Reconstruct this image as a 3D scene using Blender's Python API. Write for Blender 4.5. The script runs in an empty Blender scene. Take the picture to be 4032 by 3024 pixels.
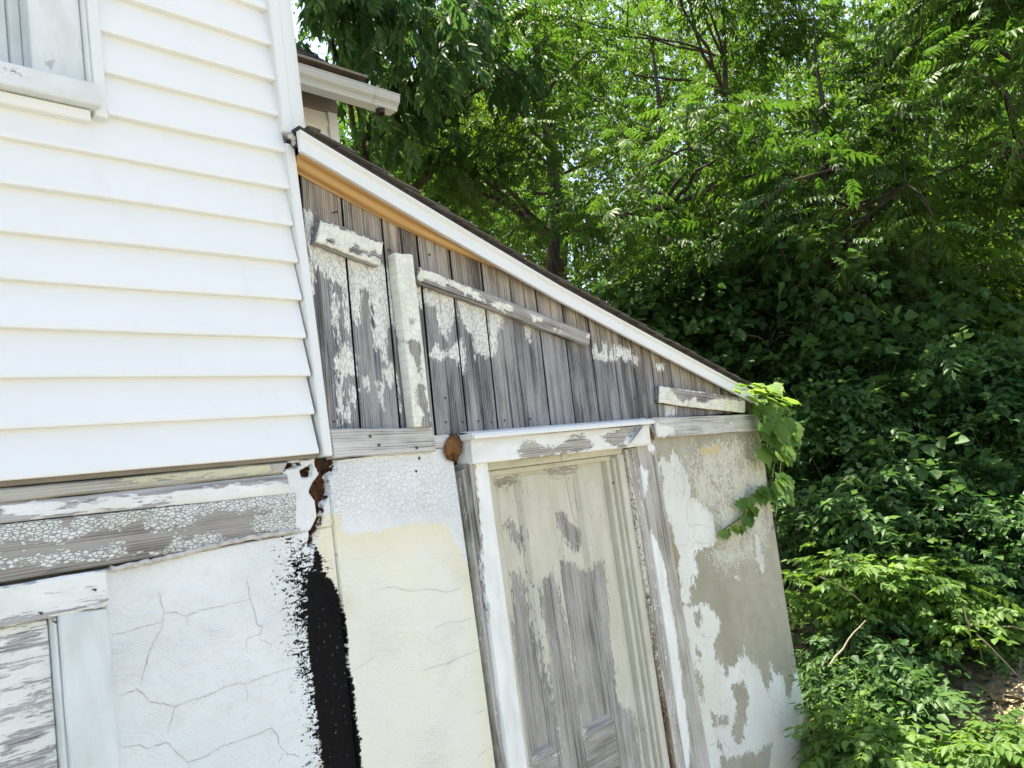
import bpy, math, random
import numpy as np
from math import sin, cos, radians
from mathutils import Matrix, Vector

random.seed(7)
RNG = np.random.default_rng(11)
scene = bpy.context.scene
COL = scene.collection

# ------------------------------------------------------------------ camera
U = 0.127                                   # exposure of one clapboard course (5 in)
FPX = 3300.0                                # focal length for a 4032 px wide frame
YAW, PIT, ROL = 0.8339, 0.1068, -0.1358
CAM = np.array([-12.3571 * U, -18.0759 * U, 1.9 - 1.2076 * U])
FW = np.array([sin(YAW) * cos(PIT), cos(YAW) * cos(PIT), sin(PIT)])
_r = np.array([cos(YAW), -sin(YAW), 0.0])
_u = np.cross(_r, FW)
RT = cos(ROL) * _r + sin(ROL) * _u
UP = -sin(ROL) * _r + cos(ROL) * _u
cam = bpy.data.cameras.new('camera')
cam.sensor_width = 36.0
cam.lens = FPX / 4032 * 36.0
cam.clip_start = 0.05
cam.clip_end = 2000
camo = bpy.data.objects.new('camera', cam)
COL.objects.link(camo)
camo.matrix_world = Matrix(((RT[0], UP[0], -FW[0], CAM[0]), (RT[1], UP[1], -FW[1], CAM[1]),
                            (RT[2], UP[2], -FW[2], CAM[2]), (0, 0, 0, 1)))
scene.camera = camo

# ------------------------------------------------------------------ sky, sun, exposure
SUN_DIR = Vector((0.10, 0.20, 0.97)).normalized()      # towards the sun: high, just behind the wall
world = bpy.data.worlds.new('World')
scene.world = world
world.use_nodes = True
wn = world.node_tree.nodes
sky = wn.new('ShaderNodeTexSky')
sky.sky_type = 'NISHITA'
sky.sun_disc = False
sky.sun_elevation = math.asin(SUN_DIR.z)
sky.sun_rotation = math.atan2(SUN_DIR.x, SUN_DIR.y)
sky.air_density = 0.7
sky.dust_density = 2.0
sky.ozone_density = 0.6
bg = wn['Background']
bg.inputs[1].default_value = 0.13
world.node_tree.links.new(sky.outputs[0], bg.inputs[0])
sl = bpy.data.lights.new('sun', 'SUN')
sl.energy = 4.6
sl.angle = radians(0.55)
sl.color = (1.0, 0.95, 0.86)
slo = bpy.data.objects.new('sun', sl)
COL.objects.link(slo)
slo.rotation_euler = SUN_DIR.to_track_quat('Z', 'Y').to_euler()
vs = scene.view_settings
vs.view_transform = 'Standard'
vs.look = 'None'
vs.gamma = 1.0
vs.use_curve_mapping = False
vs.exposure = 1.90
vs.use_white_balance = True
vs.white_balance_temperature = 7250
vs.white_balance_tint = 6.5
scene.cycles.max_bounces = 7
scene.cycles.diffuse_bounces = 4
scene.cycles.transmission_bounces = 4
scene.cycles.glossy_bounces = 2
scene.cycles.use_denoising = True
scene.cycles.use_adaptive_sampling = True
scene.cycles.adaptive_threshold = 0.02
scene.cycles.caustics_reflective = False
scene.cycles.caustics_refractive = False

# ------------------------------------------------------------------ helpers: measuring and meshes
def ray(px, py):
    return (px - 2016) / FPX * RT - (py - 1512) / FPX * UP + FW
def wp(px, py, y=0.03):
    """photo pixel -> (x, z) on the vertical plane at depth y"""
    d = ray(px, py)
    p = CAM + d * (y - CAM[1]) / d[1]
    return float(p[0]), float(p[2])
def at(px, py, dist):
    """photo pixel -> point at a horizontal distance from the camera"""
    d = ray(px, py)
    return CAM + d * dist / math.hypot(d[0], d[1])
K = 1400 / 2212
def crop(ox, oy, s=K):
    return lambda pts, y=0.03: [wp(ox + a * s, oy + b * s, y) for a, b in pts]
R1, R2, R3 = crop(0, 0), crop(0, 1050), crop(0, 1974)
R4, R5, R6 = crop(1100, 450), crop(1200, 1400), crop(1200, 1974)
R7, R8 = crop(2300, 1400), crop(2300, 1974)
B4 = crop(1200, 1100, 600 / 879)
B3 = crop(1950, 1050, 800 / 1269)

def tag(o, label=None, cat=None, group=None, kind=None):
    if label: o['label'] = label
    if cat: o['category'] = cat
    if group: o['group'] = group
    if kind: o['kind'] = kind
    return o
def empty(name, loc=(0, 0, 0), parent=None):
    o = bpy.data.objects.new(name, None)
    o.location = loc
    o.empty_display_size = 0.2
    COL.objects.link(o)
    if parent: put(o, parent)
    return o
def put(o, parent):
    o.parent = parent
    m = Matrix.LocRotScale(parent.location, parent.rotation_euler, parent.scale)   # every local matrix here is the world matrix
    o.matrix_parent_inverse = m.inverted()
def raw(name, V, F, mat, parent=None, smooth=False, attrs=None):
    """V (n,3) array, F list of index lists or an (m,4)/(m,3) int array"""
    me = bpy.data.meshes.new(name)
    V = np.asarray(V, dtype=np.float32)
    if isinstance(F, np.ndarray):
        m, c = F.shape
        me.vertices.add(len(V)); me.vertices.foreach_set('co', V.ravel())
        me.loops.add(m * c); me.loops.foreach_set('vertex_index', F.astype(np.int32).ravel())
        me.polygons.add(m)
        me.polygons.foreach_set('loop_start', np.arange(0, m * c, c, dtype=np.int32))
        me.polygons.foreach_set('loop_total', np.full(m, c, dtype=np.int32))
        me.update(calc_edges=True)
    else:
        me.from_pydata(V.tolist(), [], F)
        me.update()
    if attrs:
        for n, a in attrs.items():
            a = np.asarray(a, dtype=np.float32)
            if a.ndim == 1:
                me.attributes.new(n, 'FLOAT', 'POINT').data.foreach_set('value', a)
            else:
                me.attributes.new(n, 'FLOAT_VECTOR', 'POINT').data.foreach_set('vector', a.ravel())
    if smooth:
        me.polygons.foreach_set('use_smooth', np.ones(len(me.polygons), dtype=bool))
    if mat: me.materials.append(mat)
    o = bpy.data.objects.new(name, me)
    COL.objects.link(o)
    if parent: put(o, parent)
    return o
_seed = [0.0]
def slab(name, quad, yf, yb, mat, parent, res=0.02, bev=0.003, grain='u', jit=0.0, fields=None, grooves=(),
         wob=0.0, yfn=None, undercut=0.0, bareside=False):
    """A board: quad = (x,z) corners bl,br,tr,tl of its front face at depth yf; back at yb. Worn bevelled rim."""
    bl, br, tr, tl = [np.array(q, float) for q in quad]
    L = (np.linalg.norm(br - bl) + np.linalg.norm(tr - tl)) / 2
    H = (np.linalg.norm(tl - bl) + np.linalg.norm(tr - br)) / 2
    def steps(n, l, extra=()):
        a = list(np.linspace(bev / l, 1 - bev / l, max(2, n + 1)))
        for g in extra: a += [g - 0.006 / l, g, g + 0.006 / l]
        return np.array(sorted([0.0] + a + [1.0]))
    us = steps(max(1, int(L / res)), L, grooves)
    vs_ = steps(max(1, int(H / res)), H)
    nu, nv = len(us), len(vs_)
    uu, vv = np.meshgrid(us, vs_, indexing='ij')
    P = (bl[None, None] * ((1 - uu) * (1 - vv))[..., None] + br * (uu * (1 - vv))[..., None]
         + tr * (uu * vv)[..., None] + tl * ((1 - uu) * vv)[..., None])
    _seed[0] += 1.0
    sd = _seed[0]
    if jit:
        rs = np.random.default_rng(int(sd) + 5)
        for e, n in ((0, nv), (-1, nv)):
            w = np.cumsum(rs.normal(0, 1, n)); w -= np.linspace(w[0], w[-1], n); P[e, :, 0] += jit * w / (abs(w).max() + 1e-6)
        for e, n in ((0, nu), (-1, nu)):
            w = np.cumsum(rs.normal(0, 1, n)); w -= np.linspace(w[0], w[-1], n); P[:, e, 1] += jit * w / (abs(w).max() + 1e-6)
    Y = np.full((nu, nv), yf, float)
    if yfn is not None: Y = Y + yfn(P[..., 0], P[..., 1])
    if wob:
        Y += wob * np.sin(uu * 5 + sd) * np.cos(vv * 4 + sd * 2)
    for g in grooves:
        Y += 0.008 * np.exp(-((uu - g) * L / 0.0045) ** 2)
    Y[0, :] += bev; Y[-1, :] += bev; Y[:, 0] += bev; Y[:, -1] += bev
    V = np.stack([P[..., 0], Y, P[..., 1]], -1).reshape(-1, 3)
    idx = np.arange(nu * nv).reshape(nu, nv)
    F = np.stack([idx[:-1, :-1], idx[1:, :-1], idx[1:, 1:], idx[:-1, 1:]], -1).reshape(-1, 4)
    loop = list(idx[:, 0]) + list(idx[-1, 1:]) + list(idx[-2::-1, -1]) + list(idx[0, -2:0:-1])
    n0 = len(V)
    B = V[loop].copy(); B[:, 1] = yb
    if undercut: B[:, 0] += np.where(B[:, 0] < B[:, 0].mean(), undercut, -undercut)
    V = np.vstack([V, B])
    n = len(loop)
    S = np.array([[loop[i], n0 + i, n0 + (i + 1) % n, loop[(i + 1) % n]] for i in range(n)])
    F = np.vstack([F, S])
    ul = np.concatenate([(uu * L).ravel(), (uu * L).ravel()[loop]])
    vl = np.concatenate([(vv * H).ravel(), (vv * H).ravel()[loop]])
    dep = V[:, 1]
    gc = np.stack([ul, vl, dep], -1) if grain == 'u' else np.stack([vl, ul, dep], -1)
    gc = gc + np.array([sd * 1.37 % 17, sd * 2.11 % 13, 0])
    at_ = {'gc': gc, 'wc': np.stack([V[:, 0], V[:, 2], V[:, 1]], -1)}
    for k_, f in (fields or {}).items():
        at_[k_] = f(V[:, 0], V[:, 2])
    if bareside: at_['paint'][n0:] = -0.12
    o = raw(name, V, F, mat, parent, True, at_)
    try:
        o.data.set_sharp_from_angle(angle=radians(40))
    except Exception:
        pass
    return o
def box(name, x0, x1, y0, y1, z0, z1, mat, parent, bev=0.003):
    return slabbox(name, [(x0, z0), (x1, z0), (x1, z1), (x0, z1)], y0, y1, mat, parent, bev)
def slabbox(name, poly, y0, y1, mat, parent, bev=0.0):
    """prism over an (x,z) polygon"""
    n = len(poly)
    V = [(x, y0, z) for x, z in poly] + [(x, y1, z) for x, z in poly]
    F = [list(range(n)), list(range(2 * n - 1, n - 1, -1))]
    F += [[i, n + i, n + (i + 1) % n, (i + 1) % n] for i in range(n)]
    ext = np.array([[v[0], v[2], v[1]] for v in V])
    o = raw(name, V, F, mat, parent, False, {'gc': ext, 'wc': ext})
    if bev:
        m = o.modifiers.new('bevel', 'BEVEL'); m.width = bev; m.segments = 2
    return o
def sweep(name, profile, x0, x1, mat, parent, axis_pts=None, smooth=False):
    """(y,z) profile extruded along x from x0 to x1 (open strip)"""
    n = len(profile)
    V = [(x0, y, z) for y, z in profile] + [(x1, y, z) for y, z in profile]
    F = [[i, n + i, n + i + 1, i + 1] for i in range(n - 1)]
    W = np.array([[v[0], v[2], v[1]] for v in V])
    return raw(name, V, F, mat, parent, smooth, {'gc': W, 'wc': W})
def tube(path, radii, sides=6):
    P = np.asarray(path, float)
    n = len(P)
    T = np.gradient(P, axis=0)
    T /= np.linalg.norm(T, axis=1)[:, None] + 1e-9
    ref = np.array([0.31, 0.17, 0.93]) if abs(T[0, 2]) < 0.9 else np.array([1.0, 0.2, 0.1])
    N = np.cross(T, ref); N /= np.linalg.norm(N, axis=1)[:, None] + 1e-9
    Bn = np.cross(T, N)
    a = np.linspace(0, 2 * math.pi, sides, endpoint=False)
    V = P[:, None] + np.asarray(radii)[:, None, None] * (np.cos(a)[None, :, None] * N[:, None] + np.sin(a)[None, :, None] * Bn[:, None])
    idx = np.arange(n * sides).reshape(n, sides)
    nx = np.roll(idx, -1, axis=1)
    F = np.stack([idx[:-1], nx[:-1], nx[1:], idx[1:]], -1).reshape(-1, 4)
    return V.reshape(-1, 3), F
def joinvf(parts):
    Vs, Fs, o = [], [], 0
    for V, F in parts:
        Vs.append(V); Fs.append(F + o); o += len(V)
    return np.vstack(Vs), np.vstack(Fs)

# signed-distance fields (metres, positive inside) of paint patches drawn on the wall plane
def sdf(poly, X, Z):
    P = np.asarray(poly, float)
    d = np.full(X.shape, 1e9); s = np.zeros(X.shape, bool)
    for i in range(len(P)):
        a, b = P[i], P[(i + 1) % len(P)]
        e = b - a
        wx, wz = X - a[0], Z - a[1]
        t = np.clip((wx * e[0] + wz * e[1]) / (e @ e + 1e-12), 0, 1)
        d = np.minimum(d, (wx - t * e[0]) ** 2 + (wz - t * e[1]) ** 2)
        c = (a[1] > Z) != (b[1] > Z)
        with np.errstate(divide='ignore', invalid='ignore'):
            xi = a[0] + (Z - a[1]) * e[0] / (e[1] if abs(e[1]) > 1e-12 else 1e-12)
        s ^= c & (X < xi)
    d = np.sqrt(d)
    return np.where(s, d, -d)
def field(polys, holes=(), base=-0.2):
    def f(X, Z):
        v = np.full(X.shape, float(base))
        for p in polys: v = np.maximum(v, sdf(p, X, Z))
        for h in holes: v = np.minimum(v, -sdf(h, X, Z))
        return np.clip(v, -0.2, 0.2)
    return f
def const(c):
    return lambda X, Z: np.full(X.shape, float(c))

# ------------------------------------------------------------------ node shorthand
class NT:
    def __init__(s, name):
        s.mat = bpy.data.materials.new(name); s.mat.use_nodes = True
        s.t = s.mat.node_tree; s.b = s.t.nodes['Principled BSDF']
    def n(s, typ, **kw):
        x = s.t.nodes.new('ShaderNode' + typ)
        for k_, v in kw.items(): setattr(x, k_, v)
        return x
    def set(s, sock, v):
        if isinstance(v, bpy.types.NodeSocket): s.t.links.new(v, sock)
        elif isinstance(v, (tuple, list)) and len(v) == 3 and len(sock.default_value) == 4: sock.default_value = (*v, 1)
        else: sock.default_value = v
    def attr(s, name, out='Fac'):
        return s.n('Attribute', attribute_name=name).outputs[out]
    def math(s, op, a, b=0.0, c=None, clamp=False):
        m = s.n('Math', operation=op, use_clamp=clamp)
        s.set(m.inputs[0], a); s.set(m.inputs[1], b)
        if c is not None: s.set(m.inputs[2], c)
        return m.outputs[0]
    def map(s, v, scale=(1, 1, 1), loc=(0, 0, 0), rot=(0, 0, 0)):
        m = s.n('Mapping'); s.set(m.inputs[0], v)
        m.inputs['Scale'].default_value = scale; m.inputs['Location'].default_value = loc; m.inputs['Rotation'].default_value = rot
        return m.outputs[0]
    def noise(s, v, scale=5, detail=4, rough=0.55, dist=0.0, out=0):
        m = s.n('TexNoise'); s.set(m.inputs['Vector'], v)
        m.inputs['Scale'].default_value = scale; m.inputs['Detail'].default_value = min(detail, 4) if rough > 0.64 else min(detail, 3)
        m.inputs['Roughness'].default_value = rough; m.inputs['Distortion'].default_value = dist
        return m.outputs[out]
    def vor(s, v, scale=5, feature='F1', out='Distance', rand=1.0):
        m = s.n('TexVoronoi', feature=feature); s.set(m.inputs['Vector'], v)
        m.inputs['Scale'].default_value = scale; m.inputs['Randomness'].default_value = rand
        return m.outputs[out]
    def wave(s, v, scale=5, dist=0.0, detail=2, dscale=1.0, typ='BANDS', d='X'):
        m = s.n('TexWave', wave_type=typ)
        if typ == 'BANDS': m.bands_direction = d
        s.set(m.inputs['Vector'], v)
        m.inputs['Scale'].default_value = scale; m.inputs['Distortion'].default_value = dist
        m.inputs['Detail'].default_value = detail; m.inputs['Detail Scale'].default_value = dscale
        return m.outputs['Fac']
    def mix(s, f, a, b, blend='MIX'):
        m = s.n('Mix', data_type='RGBA', blend_type=blend)
        s.set(m.inputs[0], f); s.set(m.inputs[6], a); s.set(m.inputs[7], b)
        return m.outputs[2]
    def rng(s, v, a, b, c=0.0, d=1.0, smooth=False):
        m = s.n('MapRange'); m.interpolation_type = 'SMOOTHSTEP' if smooth else 'LINEAR'
        s.set(m.inputs[0], v)
        for i, q in enumerate((a, b, c, d)): s.set(m.inputs[i + 1], q)
        return m.outputs[0]
    def ramp(s, f, stops):
        m = s.n('ValToRGB'); s.set(m.inputs[0], f)
        e = m.color_ramp.elements
        while len(e) < len(stops): e.new(0.5)
        for i, (p, c_) in enumerate(stops): e[i].position = p; e[i].color = (*c_, 1)
        return m.outputs[0]
    def bump(s, h, strength=0.5, dist=0.01, normal=None):
        m = s.n('Bump'); s.set(m.inputs['Height'], h)
        m.inputs['Strength'].default_value = strength; m.inputs['Distance'].default_value = dist
        if normal is not None: s.set(m.inputs['Normal'], normal)
        return m.outputs[0]
    def out(s, col, rough=0.6, normal=None, spec=0.4):
        s.set(s.b.inputs['Base Color'], col); s.set(s.b.inputs['Roughness'], rough)
        s.b.inputs['Specular IOR Level'].default_value = spec
        if normal is not None: s.set(s.b.inputs['Normal'], normal)
        return s.mat

# ------------------------------------------------------------------ materials of the building
def m_vinyl(name, col, streak=0.03):
    m = NT(name)
    gc = m.attr('gc', 'Vector')
    big = m.noise(gc, 1.7, 5, 0.6)
    st = m.noise(m.map(gc, (3, 160, 3)), 1.0, 4, 0.6)
    dirt = m.noise(m.map(gc, (9, 2, 2)), 1.0, 6, 0.65)
    c = m.mix(m.math('MULTIPLY', m.rng(big, 0.3, 0.75), 0.30), col, tuple(x * y for x, y in zip(col, (0.90, 0.93, 0.88))))
    c = m.mix(m.math('MULTIPLY', m.rng(dirt, 0.55, 0.8), 0.22), c, (0.60, 0.61, 0.57))
    c = m.mix(m.math('MULTIPLY', st, streak * 3), c, (0.62, 0.63, 0.60))
    return m.out(c, 0.42, m.bump(m.math('ADD', st, m.math('MULTIPLY', big, 2.0)), 0.10, 0.002), 0.4)
def wood_base(m, gc, dark, mid, light, tan=None):
    """weathered grain running along gc.x"""
    info = m.n('ObjectInfo').outputs['Random']
    fine = m.noise(m.map(gc, (2.2, 95, 95)), 1.0, 6, 0.65, 0.2)
    wide = m.noise(m.map(gc, (1.3, 24, 24)), 1.0, 5, 0.6, 0.3)
    blot = m.noise(m.map(gc, (4.0, 9, 9)), 1.0, 5, 0.62)
    ring = m.wave(m.map(gc, (1.2, 14, 14)), 2.6, 7.0, 4, 0.8, d='Y')
    f = m.math('ADD', m.math('MULTIPLY', fine, 0.55), m.math('MULTIPLY', wide, 0.35))
    f = m.math('ADD', f, m.math('MULTIPLY', ring, 0.14))
    f = m.math('ADD', f, m.math('MULTIPLY', m.math('SUBTRACT', blot, 0.5), 0.42))
    half = m.vor(m.map(gc, (0.9, 12, 0.01)), 1.0, 'F1', 'Color')
    hs_ = m.n('SeparateColor'); m.set(hs_.inputs[0], half)
    f = m.math('ADD', f, m.math('MULTIPLY', m.math('SUBTRACT', hs_.outputs[0], 0.5), 0.08))
    f = m.math('ADD', f, m.math('MULTIPLY', m.math('SUBTRACT', info, 0.5), 0.10))
    c = m.ramp(f, [(0.33, dark), (0.47, mid), (0.63, light)])
    return c, f, fine, blot, wide
def paintmask(m, gc, sd, along=16, across=60, amp=0.03, amp2=0.012, cell=None, croc=0.0, edge=0.0012, chips=0.5, crnd=0.8):
    n1 = m.noise(m.map(gc, (along, across, across)), 1.0, 5, 0.72, 0.3)
    n2 = m.noise(m.map(gc, (along * 0.3, across * 0.3, across * 0.3)), 1.0, 4, 0.55)
    n3 = m.noise(m.map(gc, (along * 3.4, across * 2.0, across * 2.0), (5, 3, 1)), 1.0, 4, 0.7)
    v = m.math('ADD', m.math('MULTIPLY', sd, 0.62), m.math('MULTIPLY', m.math('SUBTRACT', n1, 0.5), amp * 3.2))
    v = m.math('ADD', v, m.math('MULTIPLY', m.math('SUBTRACT', n2, 0.5), amp2 * 2.4))
    v = m.math('ADD', v, m.math('MULTIPLY', m.math('SUBTRACT', n3, 0.5), amp * 3.0 * chips))
    crack = None
    if cell:
        wob = m.noise(gc, cell[0] * 0.5, 3, 0.5, out=1)
        vv = m.n('VectorMath', operation='MULTIPLY_ADD')
        m.set(vv.inputs[0], wob); vv.inputs[1].default_value = (0.5 / cell[0], 0.5 / cell[1], 0); m.set(vv.inputs[2], gc)
        cv = m.map(vv.outputs[0], (cell[0], cell[1], 0.01))
        e = m.vor(cv, 1.0, 'DISTANCE_TO_EDGE', 'Distance', crnd)
        cc = m.vor(cv, 1.0, 'F1', 'Color', crnd)
        cr = m.n('SeparateColor'); m.set(cr.inputs[0], cc)
        v = m.math('ADD', v, m.math('MULTIPLY', m.math('SUBTRACT', cr.outputs[0], 0.5), croc * 2))
        crack = m.rng(e, 0.02, 0.10)
    mask = m.rng(v, -edge, edge)
    return mask, v, crack
def m_peel(name, paint, dark, mid, light, along=16, across=60, amp=0.03, amp2=0.012, cell=None, croc=0.0,
           crackdark=0.6, warm=False, thick=0.6, rough=0.75, chips=0.5, crnd=0.8):
    m = NT(name)
    gc = m.attr('gc', 'Vector')
    c, f, fine, blot, wide = wood_base(m, gc, dark, mid, light)
    if warm:
        w = m.attr('warm')
        tanc = m.ramp(f, [(0.32, (0.07, 0.055, 0.042)), (0.48, (0.26, 0.22, 0.17)), (0.66, (0.45, 0.40, 0.325))])
        wn_ = m.math('ADD', w, m.math('MULTIPLY', m.math('SUBTRACT', wide, 0.5), 1.4), clamp=True)
        c = m.mix(wn_, c, tanc)
        # dark water stains along the grain
        st = m.noise(m.map(gc, (1.1, 16, 16), (3, 7, 1)), 1.0, 5, 0.6)
        sa = m.attr('stain')
        c = m.mix(m.math('MULTIPLY', m.rng(m.math('ADD', st, m.math('MULTIPLY', sa, 0.35)), 0.56, 0.72), 0.78), c, (0.055, 0.05, 0.048))
    sd = m.attr('paint')
    mask, v, crack = paintmask(m, gc, sd, along, across, amp, amp2, cell, croc, chips=chips, crnd=crnd)
    pn = m.noise(m.map(gc, (5, 14, 14)), 1.0, 5, 0.6)
    p = m.mix(m.rng(pn, 0.35, 0.75), paint, tuple(x * y for x, y in zip(paint, (0.80, 0.81, 0.76))))
    thin = m.rng(v, 0.0, 0.006, 0.25, 0.0)            # paint thins at its torn rim
    p = m.mix(thin, p, c)
    h = m.math('MULTIPLY', mask, thick)
    if crack is not None:
        p = m.mix(m.math('MULTIPLY', m.math('SUBTRACT', 1.0, crack), crackdark), p, (0.09, 0.088, 0.08))
        h = m.math('MULTIPLY', h, crack)
    col = m.mix(mask, c, p)
    h = m.math('ADD', h, m.math('MULTIPLY', fine, 0.5))
    nrm = m.bump(h, 0.9, 0.0028)
    return m.out(col, rough, nrm, 0.25)

W_DARK, W_MID, W_LIGHT = (0.035, 0.035, 0.036), (0.150, 0.153, 0.158), (0.32, 0.325, 0.33)
PAINT = (0.84, 0.855, 0.82)
M = {}
M['vinyl'] = m_vinyl('vinyl_siding', (0.80, 0.82, 0.815))
M['trim'] = m_vinyl('white_aluminium_trim', (0.74, 0.77, 0.765), 0.02)
M['gable'] = m_peel('weathered_gable_boards', PAINT, W_DARK, W_MID, W_LIGHT, 16, 70, 0.011, 0.008, (38, 120), 0.0045, 0.42, warm=True)
M['trimpaint'] = m_peel('peeling_trim_paint', (0.80, 0.81, 0.73), W_DARK, (0.25, 0.24, 0.225), (0.42, 0.41, 0.39), 24, 60, 0.009, 0.007, (30, 22), 0.004, 0.10)
M['sill'] = m_peel('bare_grey_sill', (0.72, 0.73, 0.70), (0.16, 0.16, 0.15), (0.42, 0.42, 0.40), (0.60, 0.60, 0.57), 20, 60, 0.012, 0.012)
M['rail'] = m_peel('streaked_white_board', (0.80, 0.82, 0.80), (0.10, 0.10, 0.10), (0.30, 0.30, 0.305), (0.46, 0.46, 0.455), 7, 85, 0.017, 0.02, thick=0.35, chips=0.7)
M['croc'] = m_peel('alligatored_paint_board', (0.76, 0.78, 0.75), (0.10, 0.095, 0.085), (0.22, 0.205, 0.185), (0.35, 0.335, 0.31), 16, 40, 0.005, 0.006, (70, 120), 0.005, 0.6, thick=1.0, crnd=1.0)
M['casing'] = m_peel('peeling_door_casing', (0.83, 0.85, 0.84), (0.10, 0.095, 0.085), (0.33, 0.315, 0.275), (0.50, 0.49, 0.45), 16, 70, 0.015, 0.009, thick=0.5, chips=0.8)
M['door'] = m_peel('peeling_door_paint', (0.60, 0.59, 0.50), (0.11, 0.105, 0.095), (0.265, 0.255, 0.235), (0.42, 0.41, 0.38), 13, 65, 0.024, 0.014, thick=0.7, chips=0.9)

def stucco_relief(m, wc, swirl=1.0):
    w1 = m.noise(wc, 3.2, 2, 0.5, out=1)
    vv = m.n('VectorMath', operation='MULTIPLY_ADD'); m.set(vv.inputs[0], w1)
    vv.inputs[1].default_value = (0.5, 0.5, 0); m.set(vv.inputs[2], wc)
    tro = m.math('ADD', m.noise(m.map(vv.outputs[0], (7, 75, 1), rot=(0, 0, 0.15)), 1.0, 3, 0.6), m.math('MULTIPLY', m.noise(m.map(vv.outputs[0], (6, 62, 1), rot=(0, 0, -0.75)), 1.0, 3, 0.6), m.rng(m.noise(wc, 3.3, 2, 0.5), 0.48, 0.6)))
    area = m.rng(m.noise(wc, 4.5, 2, 0.5), 0.42, 0.62)
    grit = m.noise(wc, 160, 4, 0.6)
    lump = m.noise(wc, 26, 4, 0.55)
    h = m.math('MULTIPLY', m.math('MULTIPLY', tro, area), 1.1 * swirl)
    h = m.math('ADD', h, m.math('MULTIPLY', grit, 0.35))
    return m.math('ADD', h, m.math('MULTIPLY', lump, 0.7)), lump, grit, area
def cracks(m, wc, scale, lo, hi, warp=0.05, gate=None):
    w1 = m.noise(wc, 9, 4, 0.6, out=1)
    vv = m.n('VectorMath', operation='MULTIPLY_ADD'); m.set(vv.inputs[0], w1)
    vv.inputs[1].default_value = (warp, warp, 0); m.set(vv.inputs[2], wc)
    e = m.vor(m.map(vv.outputs[0], (scale, scale, 0.001)), 1.0, 'DISTANCE_TO_EDGE')
    c = m.rng(e, lo, hi, 1.0, 0.0)
    if gate is not None: c = m.math('MULTIPLY', c, gate)
    return c
def m_stucco():
    m = NT('white_and_cream_stucco')
    wc = m.attr('wc', 'Vector')
    h, lump, grit, area = stucco_relief(m, wc)
    big = m.noise(wc, 2.6, 4, 0.55)
    white = m.mix(m.rng(big, 0.35, 0.70), (0.80, 0.835, 0.83), (0.68, 0.715, 0.705))
    white = m.mix(m.math('MULTIPLY', m.rng(lump, 0.52, 0.72), 0.35), white, (0.60, 0.63, 0.61))
    cr = m.mix(m.rng(big, 0.36, 0.68), (0.80, 0.79, 0.665), (0.77, 0.775, 0.70))
    yel = m.math('ADD', m.attr('cream'), m.math('MULTIPLY', m.math('SUBTRACT', m.noise(wc, 22, 5, 0.65), 0.5), 0.07))
    cr = m.mix(m.rng(yel, 0.11, 0.0, 0.0, 0.75), cr, (0.76, 0.715, 0.52))
    col = m.mix(m.rng(yel, -0.012, 0.004), white, cr)
    gate = m.rng(m.noise(wc, 3.1, 3, 0.5), 0.47, 0.60)
    ck = m.math('MULTIPLY', gate, 0.0)
    fine = cracks(m, wc, 55, 0.015, 0.06, 0.03, m.rng(m.attr('craze'), -0.03, 0.05))
    col = m.mix(m.math('MULTIPLY', ck, 0.50), col, (0.28, 0.28, 0.26))
    col = m.mix(m.math('MULTIPLY', fine, 0.05), col, (0.36, 0.37, 0.36))
    h = m.math('SUBTRACT', h, m.math('MULTIPLY', m.math('ADD', ck, m.math('MULTIPLY', fine, 0.4)), 0.8))
    # rotted brown timber showing in the joint
    rv = m.math('ADD', m.attr('rot'), m.math('MULTIPLY', m.math('SUBTRACT', m.noise(wc, 48, 5, 0.65), 0.5), 0.035))
    rm = m.rng(rv, -0.001, 0.001)
    rc = m.ramp(m.noise(m.map(wc, (60, 30, 1)), 1.0, 5, 0.65), [(0.3, (0.022, 0.010, 0.006)), (0.55, (0.085, 0.038, 0.018)), (0.75, (0.19, 0.085, 0.032))])
    col = m.mix(rm, col, rc)
    # roofing tar smeared down the joint, dry-brushed to the left
    n1 = m.noise(m.map(wc, (34, 80, 1)), 1.0, 6, 0.7, 0.8)
    n2 = m.noise(m.map(wc, (170, 120, 1)), 1.0, 4, 0.6)
    tv = m.math('ADD', m.attr('tar'), m.math('MULTIPLY', m.math('SUBTRACT', n1, 0.5), 0.05))
    t1 = m.rng(tv, -0.0015, 0.0015)
    dv = m.math('ADD', m.math('MULTIPLY', m.attr('dry'), 4.0), m.math('ADD', m.math('MULTIPLY', n1, 1.7), m.math('MULTIPLY', n2, 0.9)))
    t2 = m.rng(dv, 1.36, 1.41)
    gap = m.rng(m.noise(m.map(wc, (85, 60, 1)), 1.0, 6, 0.72), 0.655, 0.69)
    veins = cracks(m, wc, 60, 0.012, 0.07, 0.05, m.rng(m.noise(wc, 9, 3, 0.5), 0.48, 0.6))
    t1 = m.math('MULTIPLY', t1, m.math('SUBTRACT', 1.0, m.math('MULTIPLY', m.math('MAXIMUM', gap, m.math('MULTIPLY', veins, 0.0)), 0.75)))
    tar = m.math('MAXIMUM', t1, t2)
    col = m.mix(tar, col, (0.0055, 0.0052, 0.0055))
    rgh = m.rng(tar, 0, 1, 0.85, 0.75)
    h = m.math('ADD', h, m.math('MULTIPLY', tar, 0.5))
    return m.out(col, rgh, m.bump(h, 0.75, 0.0085), 0.12)
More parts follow.
